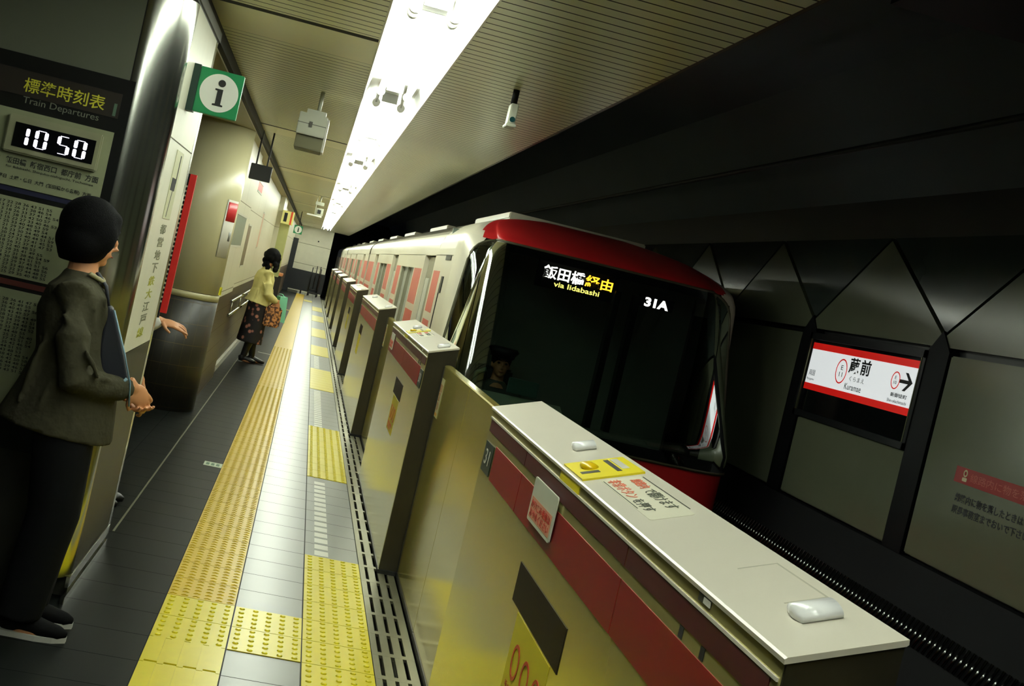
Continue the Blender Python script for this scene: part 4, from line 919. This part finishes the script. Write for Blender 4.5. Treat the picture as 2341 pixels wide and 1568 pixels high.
def hair_short(t, P, R):
    b = MB(); b.ball(P(-.022, 0, .034), (.098, .086, .098), 20, R); organic(b, 'hair', HAIR, .009, t, 3)
# ---- the woman in front of the timetable
J = dict(head=(-.075, .00, 1.485), neck=(-.085, 0, 1.345), chest=(-.085, 0, 1.20), pelvis=(-.03, 0, .90),
         shl=(-.10, .155, 1.275), ell=(-.04, .21, 1.0), wrl=(.165, .07, .935), shr=(-.10, -.155, 1.275), elr=(-.03, -.215, .985), wrr=(.175, -.045, .965),
         hpl=(-.03, .08, .85), knl=(.0, .085, .46), anl=(-.03, .085, .075), hpr=(-.03, -.08, .85), knr=(.0, -.085, .46), anr=(-.045, -.085, .075), foot=(1, -.12, 0))
CARD = mat('cardigan_olive_grey', (66, 64, 50), .9, spec=.1, noise=.15, scale=14, bump=.6, bscale=30)
folds = [((-.14, -.20, 1.22), (.02, -.24, 1.05), .014), ((-.02, -.26, 1.10), (.06, -.24, .98), .012), ((.02, -.24, 1.0), (.12, -.13, .99), .010), ((-.16, -.12, 1.1), (-.20, -.14, .85), .016), ((-.10, -.17, .98), (-.14, -.18, .78), .014), ((.0, -.15, .95), (-.04, -.18, .78), .012), ((.01, -.12, 1.30), (.03, -.08, 1.12), .013), ((-.04, -.13, 1.31), (.0, -.14, 1.15), .010)]
wt, P1, R1 = figure('person', 'person with black bob hair and olive grey cardigan, hands clasped, standing by the timetable', (-.715, 4.735, 0), math.radians(8), J,
    dict(name='cardigan', mat=CARD, hem=.755, flare=.055, fat=.008, sleeve=.94, folds=folds), dict(kind='trousers', mat=mat('trousers_black', (16, 17, 19), .9, spec=.15)), hair_bob,
    dict(mat=mat('shoe_black', (9, 9, 10), .85, spec=.1), sole=mat('sole_white', (196, 196, 190), .5)), voxel=.0045, headyaw=math.radians(20), headtilt=math.radians(6),
    hands=dict(r=dict(d=(.55, .35, -.55), pn=(-.2, .9, -.4), curl=.75, thumb_side=-1), l=dict(d=(.45, -.55, -.45), pn=(.3, -.6, .6), curl=.65, thumb_side=1)))
b = MB(); b.tube([(-.06, -.075, 1.345), (-.01, -.05, 1.325), (.005, 0, 1.30), (-.01, .05, 1.325), (-.06, .075, 1.345)], .010, 8); organic(b, 'collar', mat('collar_pale', (150, 144, 110), .8), .006, wt, 2)
# shoulder bag against her front
bt_ = empty('shoulder_bag', (-.612, 4.70, 1.0), math.radians(8), 'dark navy shoulder bag with pale blue piping held against the near woman\'s front', 'bag')
NV = mat('bag_navy', (18, 22, 34), .7); PB = mat('piping_blue', (120, 150, 164), .6)
b = MB(); b.prism([(-.072, .245), (-.05, .24), (.02, .08), (.06, -.02), (.02, -.05), (-.05, .0), (-.07, .10)], 'Y', -.055, .06); o = b.build('bag_body', NV, bt_)
md = o.modifiers.new('b', 'BEVEL'); md.width = .012; md.segments = 3; o.data = evaluated_mesh(o, 'bag_body'); o.modifiers.clear()
b = MB(); b.tube([(-.045, -.06, .235), (.024, -.06, .085), (.064, -.06, -.015), (.078, -.058, -.10)], .0035, 8); b.build('piping', PB, bt_)
b = MB(); b.tube([(-.06, -.06, .02), (-.01, -.064, -.015), (.03, -.062, -.03), (.05, -.06, 0)], .006, 8); b.build('piping', PB, bt_)
b = MB(); b.tube([(-.065, .0, .235), (-.09, .0, .31), (-.13, .02, .35)], (.014, .006), 8); b.build('strap', NV, bt_)
# ---- the woman further down
J2 = dict(head=(.03, 0, 1.435), neck=(-.015, 0, 1.30), chest=(-.02, 0, 1.15), pelvis=(-.02, 0, .86), shl=(-.02, .16, 1.22), ell=(.0, .20, .96), wrl=(.17, .14, .90), shr=(-.01, -.16, 1.22), elr=(.02, -.21, .97), wrr=(.19, -.15, .88),
          hpl=(-.02, .08, .82), knl=(.0, .08, .44), anl=(.06, .08, .075), hpr=(-.02, -.08, .82), knr=(-.02, -.08, .44), anr=(-.09, -.07, .075))
def floral():
    m = mat('floral_dark', (24, 18, 20), .8, noise=.1); nt = m.node_tree; N = nt.nodes; L = nt.links; b_ = N['Principled BSDF']
    tc = N.new('ShaderNodeTexCoord'); v = N.new('ShaderNodeTexVoronoi'); v.inputs['Scale'].default_value = 13; L.new(tc.outputs['Object'], v.inputs['Vector'])
    r = N.new('ShaderNodeValToRGB'); r.color_ramp.elements[0].color = (*lin((170, 110, 96)), 1); r.color_ramp.elements[0].position = .2; r.color_ramp.elements[1].color = (*lin((20, 14, 18)), 1); r.color_ramp.elements[1].position = .36
    L.new(v.outputs['Distance'], r.inputs[0]); L.new(r.outputs[0], b_.inputs['Base Color']); return m
def paisley():
    m = mat('bag_paisley', (150, 92, 50), .7, noise=.1); nt = m.node_tree; N = nt.nodes; L = nt.links; b_ = N['Principled BSDF']
    tc = N.new('ShaderNodeTexCoord'); v = N.new('ShaderNodeTexNoise'); v.inputs['Scale'].default_value = 26; L.new(tc.outputs['Object'], v.inputs['Vector'])
    r = N.new('ShaderNodeValToRGB'); r.color_ramp.elements[0].color = (*lin((64, 34, 24)), 1); r.color_ramp.elements[0].position = .42; r.color_ramp.elements[1].color = (*lin((206, 140, 84)), 1); r.color_ramp.elements[1].position = .6
    L.new(v.outputs['Fac'], r.inputs[0]); L.new(r.outputs[0], b_.inputs['Base Color']); return m
BL = mat('blouse_cream', (206, 196, 132), .8, spec=.2, bump=.4, bscale=18)
figure('person', 'person with dark wavy hair in cream blouse and dark floral skirt, standing down the platform', (-.53, 16.6, 0), math.radians(14), J2,
    dict(name='blouse', mat=BL, hem=.80, flare=.03, fat=.012, sleeve=.88, folds=[((-.1, -.2, 1.15), (0, -.22, .95), .014), ((.04, -.2, 1.1), (.1, -.2, .95), .012), ((-.1, -.14, 1.0), (-.12, -.16, .84), .014)]), dict(kind='skirt', mat=floral(), hem=.27), hair_wavy, dict(mat=BLACK), voxel=.007, sc=.985, headyaw=math.radians(35),
    hands=dict(r=dict(d=(.1, .05, -1), pn=(0, .9, .1), curl=1.0, thumb_side=-1), l=dict(d=(.3, 0, -.9), pn=(0, -.9, .1), curl=1.0, thumb_side=1)))
bt2 = empty('tote_bag', (-.335, 16.50, .5), math.radians(15), 'brown patterned tote hanging from the hand of the woman in the cream blouse', 'bag')
b = MB(); b.box(-.12, .10, -.05, .05, .03, .30, .02); b.build('bag_body', paisley(), bt2); b = MB(); b.tube([(-.08, 0, .29), (-.02, 0, .36), (.03, 0, .36), (.07, 0, .29)], .008, 8); b.build('handle', mat('handle_dark', (50, 30, 22), .6), bt2)
bt3 = empty('paper_bag', (-.275, 16.70, .52), math.radians(25), 'mint green paper bag held beside the brown patterned tote', 'bag')
MINT = mat('bag_mint', (128, 206, 176), .5)
b = MB(); b.prism([(-.04, .10), (.085, .08), (.055, .43), (-.05, .42)], 'Y', -.06, .06); b.build('bag_body', MINT, bt3); b = MB(); b.box(-.052, -.040, -.058, .058, .08, .42); b.build('side_gusset', mat('bag_mint_deep', (40, 128, 96), .5), bt3); b = MB(); b.tube([(-.03, 0, .42), (-.05, 0, .455), (0, 0, .455), (.03, 0, .42)], .005, 6); b.build('handle', MINT, bt3)
# ---- the person behind the pillar: sleeve, pointing hand and coat edge
J3 = dict(J2); J3.update(wrr=(.20, -.10, 1.06), elr=(-.02, -.20, 1.02), wrl=(.08, .2, .72), ell=(-.02, .22, .98), anl=(0, .08, .075), anr=(0, -.08, .075))
COAT = mat('coat_pale_grey', (196, 196, 188), .8)
figure('person', 'person in pale coat mostly hidden behind the pillar, only a pointing hand and sleeve showing', (-.905, 6.98, 0), math.radians(-4), J3,
    dict(name='coat', mat=COAT, hem=.62, flare=.01, fat=.02, sleeve=.97), dict(kind='trousers', mat=mat('trousers_black', (16, 17, 19), .9)), hair_short, dict(mat=BLACK), voxel=.004, headyaw=0,
    hands=dict(r=dict(d=(.95, 0, -.12), pn=(0, .3, -.9), curl=.5, thumb_side=-1, point=True, splay=.30, L=.18)))
# ---- the driver
J4 = dict(head=(.02, 0, .94), neck=(-.01, 0, .80), chest=(-.03, 0, .64), pelvis=(-.06, 0, .36), shl=(-.03, .17, .71), ell=(.05, .22, .48), wrl=(.28, .16, .50), shr=(-.03, -.17, .71), elr=(.05, -.22, .48), wrr=(.28, -.16, .50),
          hpl=(0, .09, .33), knl=(.40, .10, .36), anl=(.38, .10, -.02), hpr=(0, -.09, .33), knr=(.40, -.10, .36), anr=(.38, -.10, -.02))
def cap(t, P, R):
    hair_short(t, P, R)
    b = MB(); b.tube([P(-.015, 0, .055), P(-.015, 0, .095)], [.103, .104], 28, up=(0, 1, 0)); b.tube([P(-.015, 0, .093), P(-.01, 0, .115), P(-.01, 0, .135)], [.112, .128, .112], 28, up=(0, 1, 0)); c = b.build('cap', mat('cap_dark', (18, 20, 26), .6), t)
    b = MB(); b.ball(P(.085, 0, .060), (.055, .080, .007), 16, R @ Matrix.Rotation(.3, 4, 'Y')); b.build('cap_peak', BLACKGL, c); b = MB(); b.ball(P(.092, 0, .10), (.006, .014, .012), 10, R); b.build('cap_badge', CHROME, c)
tdr, P4, R4 = figure('person', 'person in dark cap and uniform at the controls behind the train windscreen', (1.68, 10.02, .13), math.radians(-90), J4,
    dict(name='uniform_jacket', mat=mat('uniform_dark', (70, 76, 72), .8), hem=.36, sleeve=.95), dict(kind='trousers', mat=mat('trousers_black', (16, 17, 19), .9)), cap, dict(mat=BLACK), voxel=.007, headyaw=0)
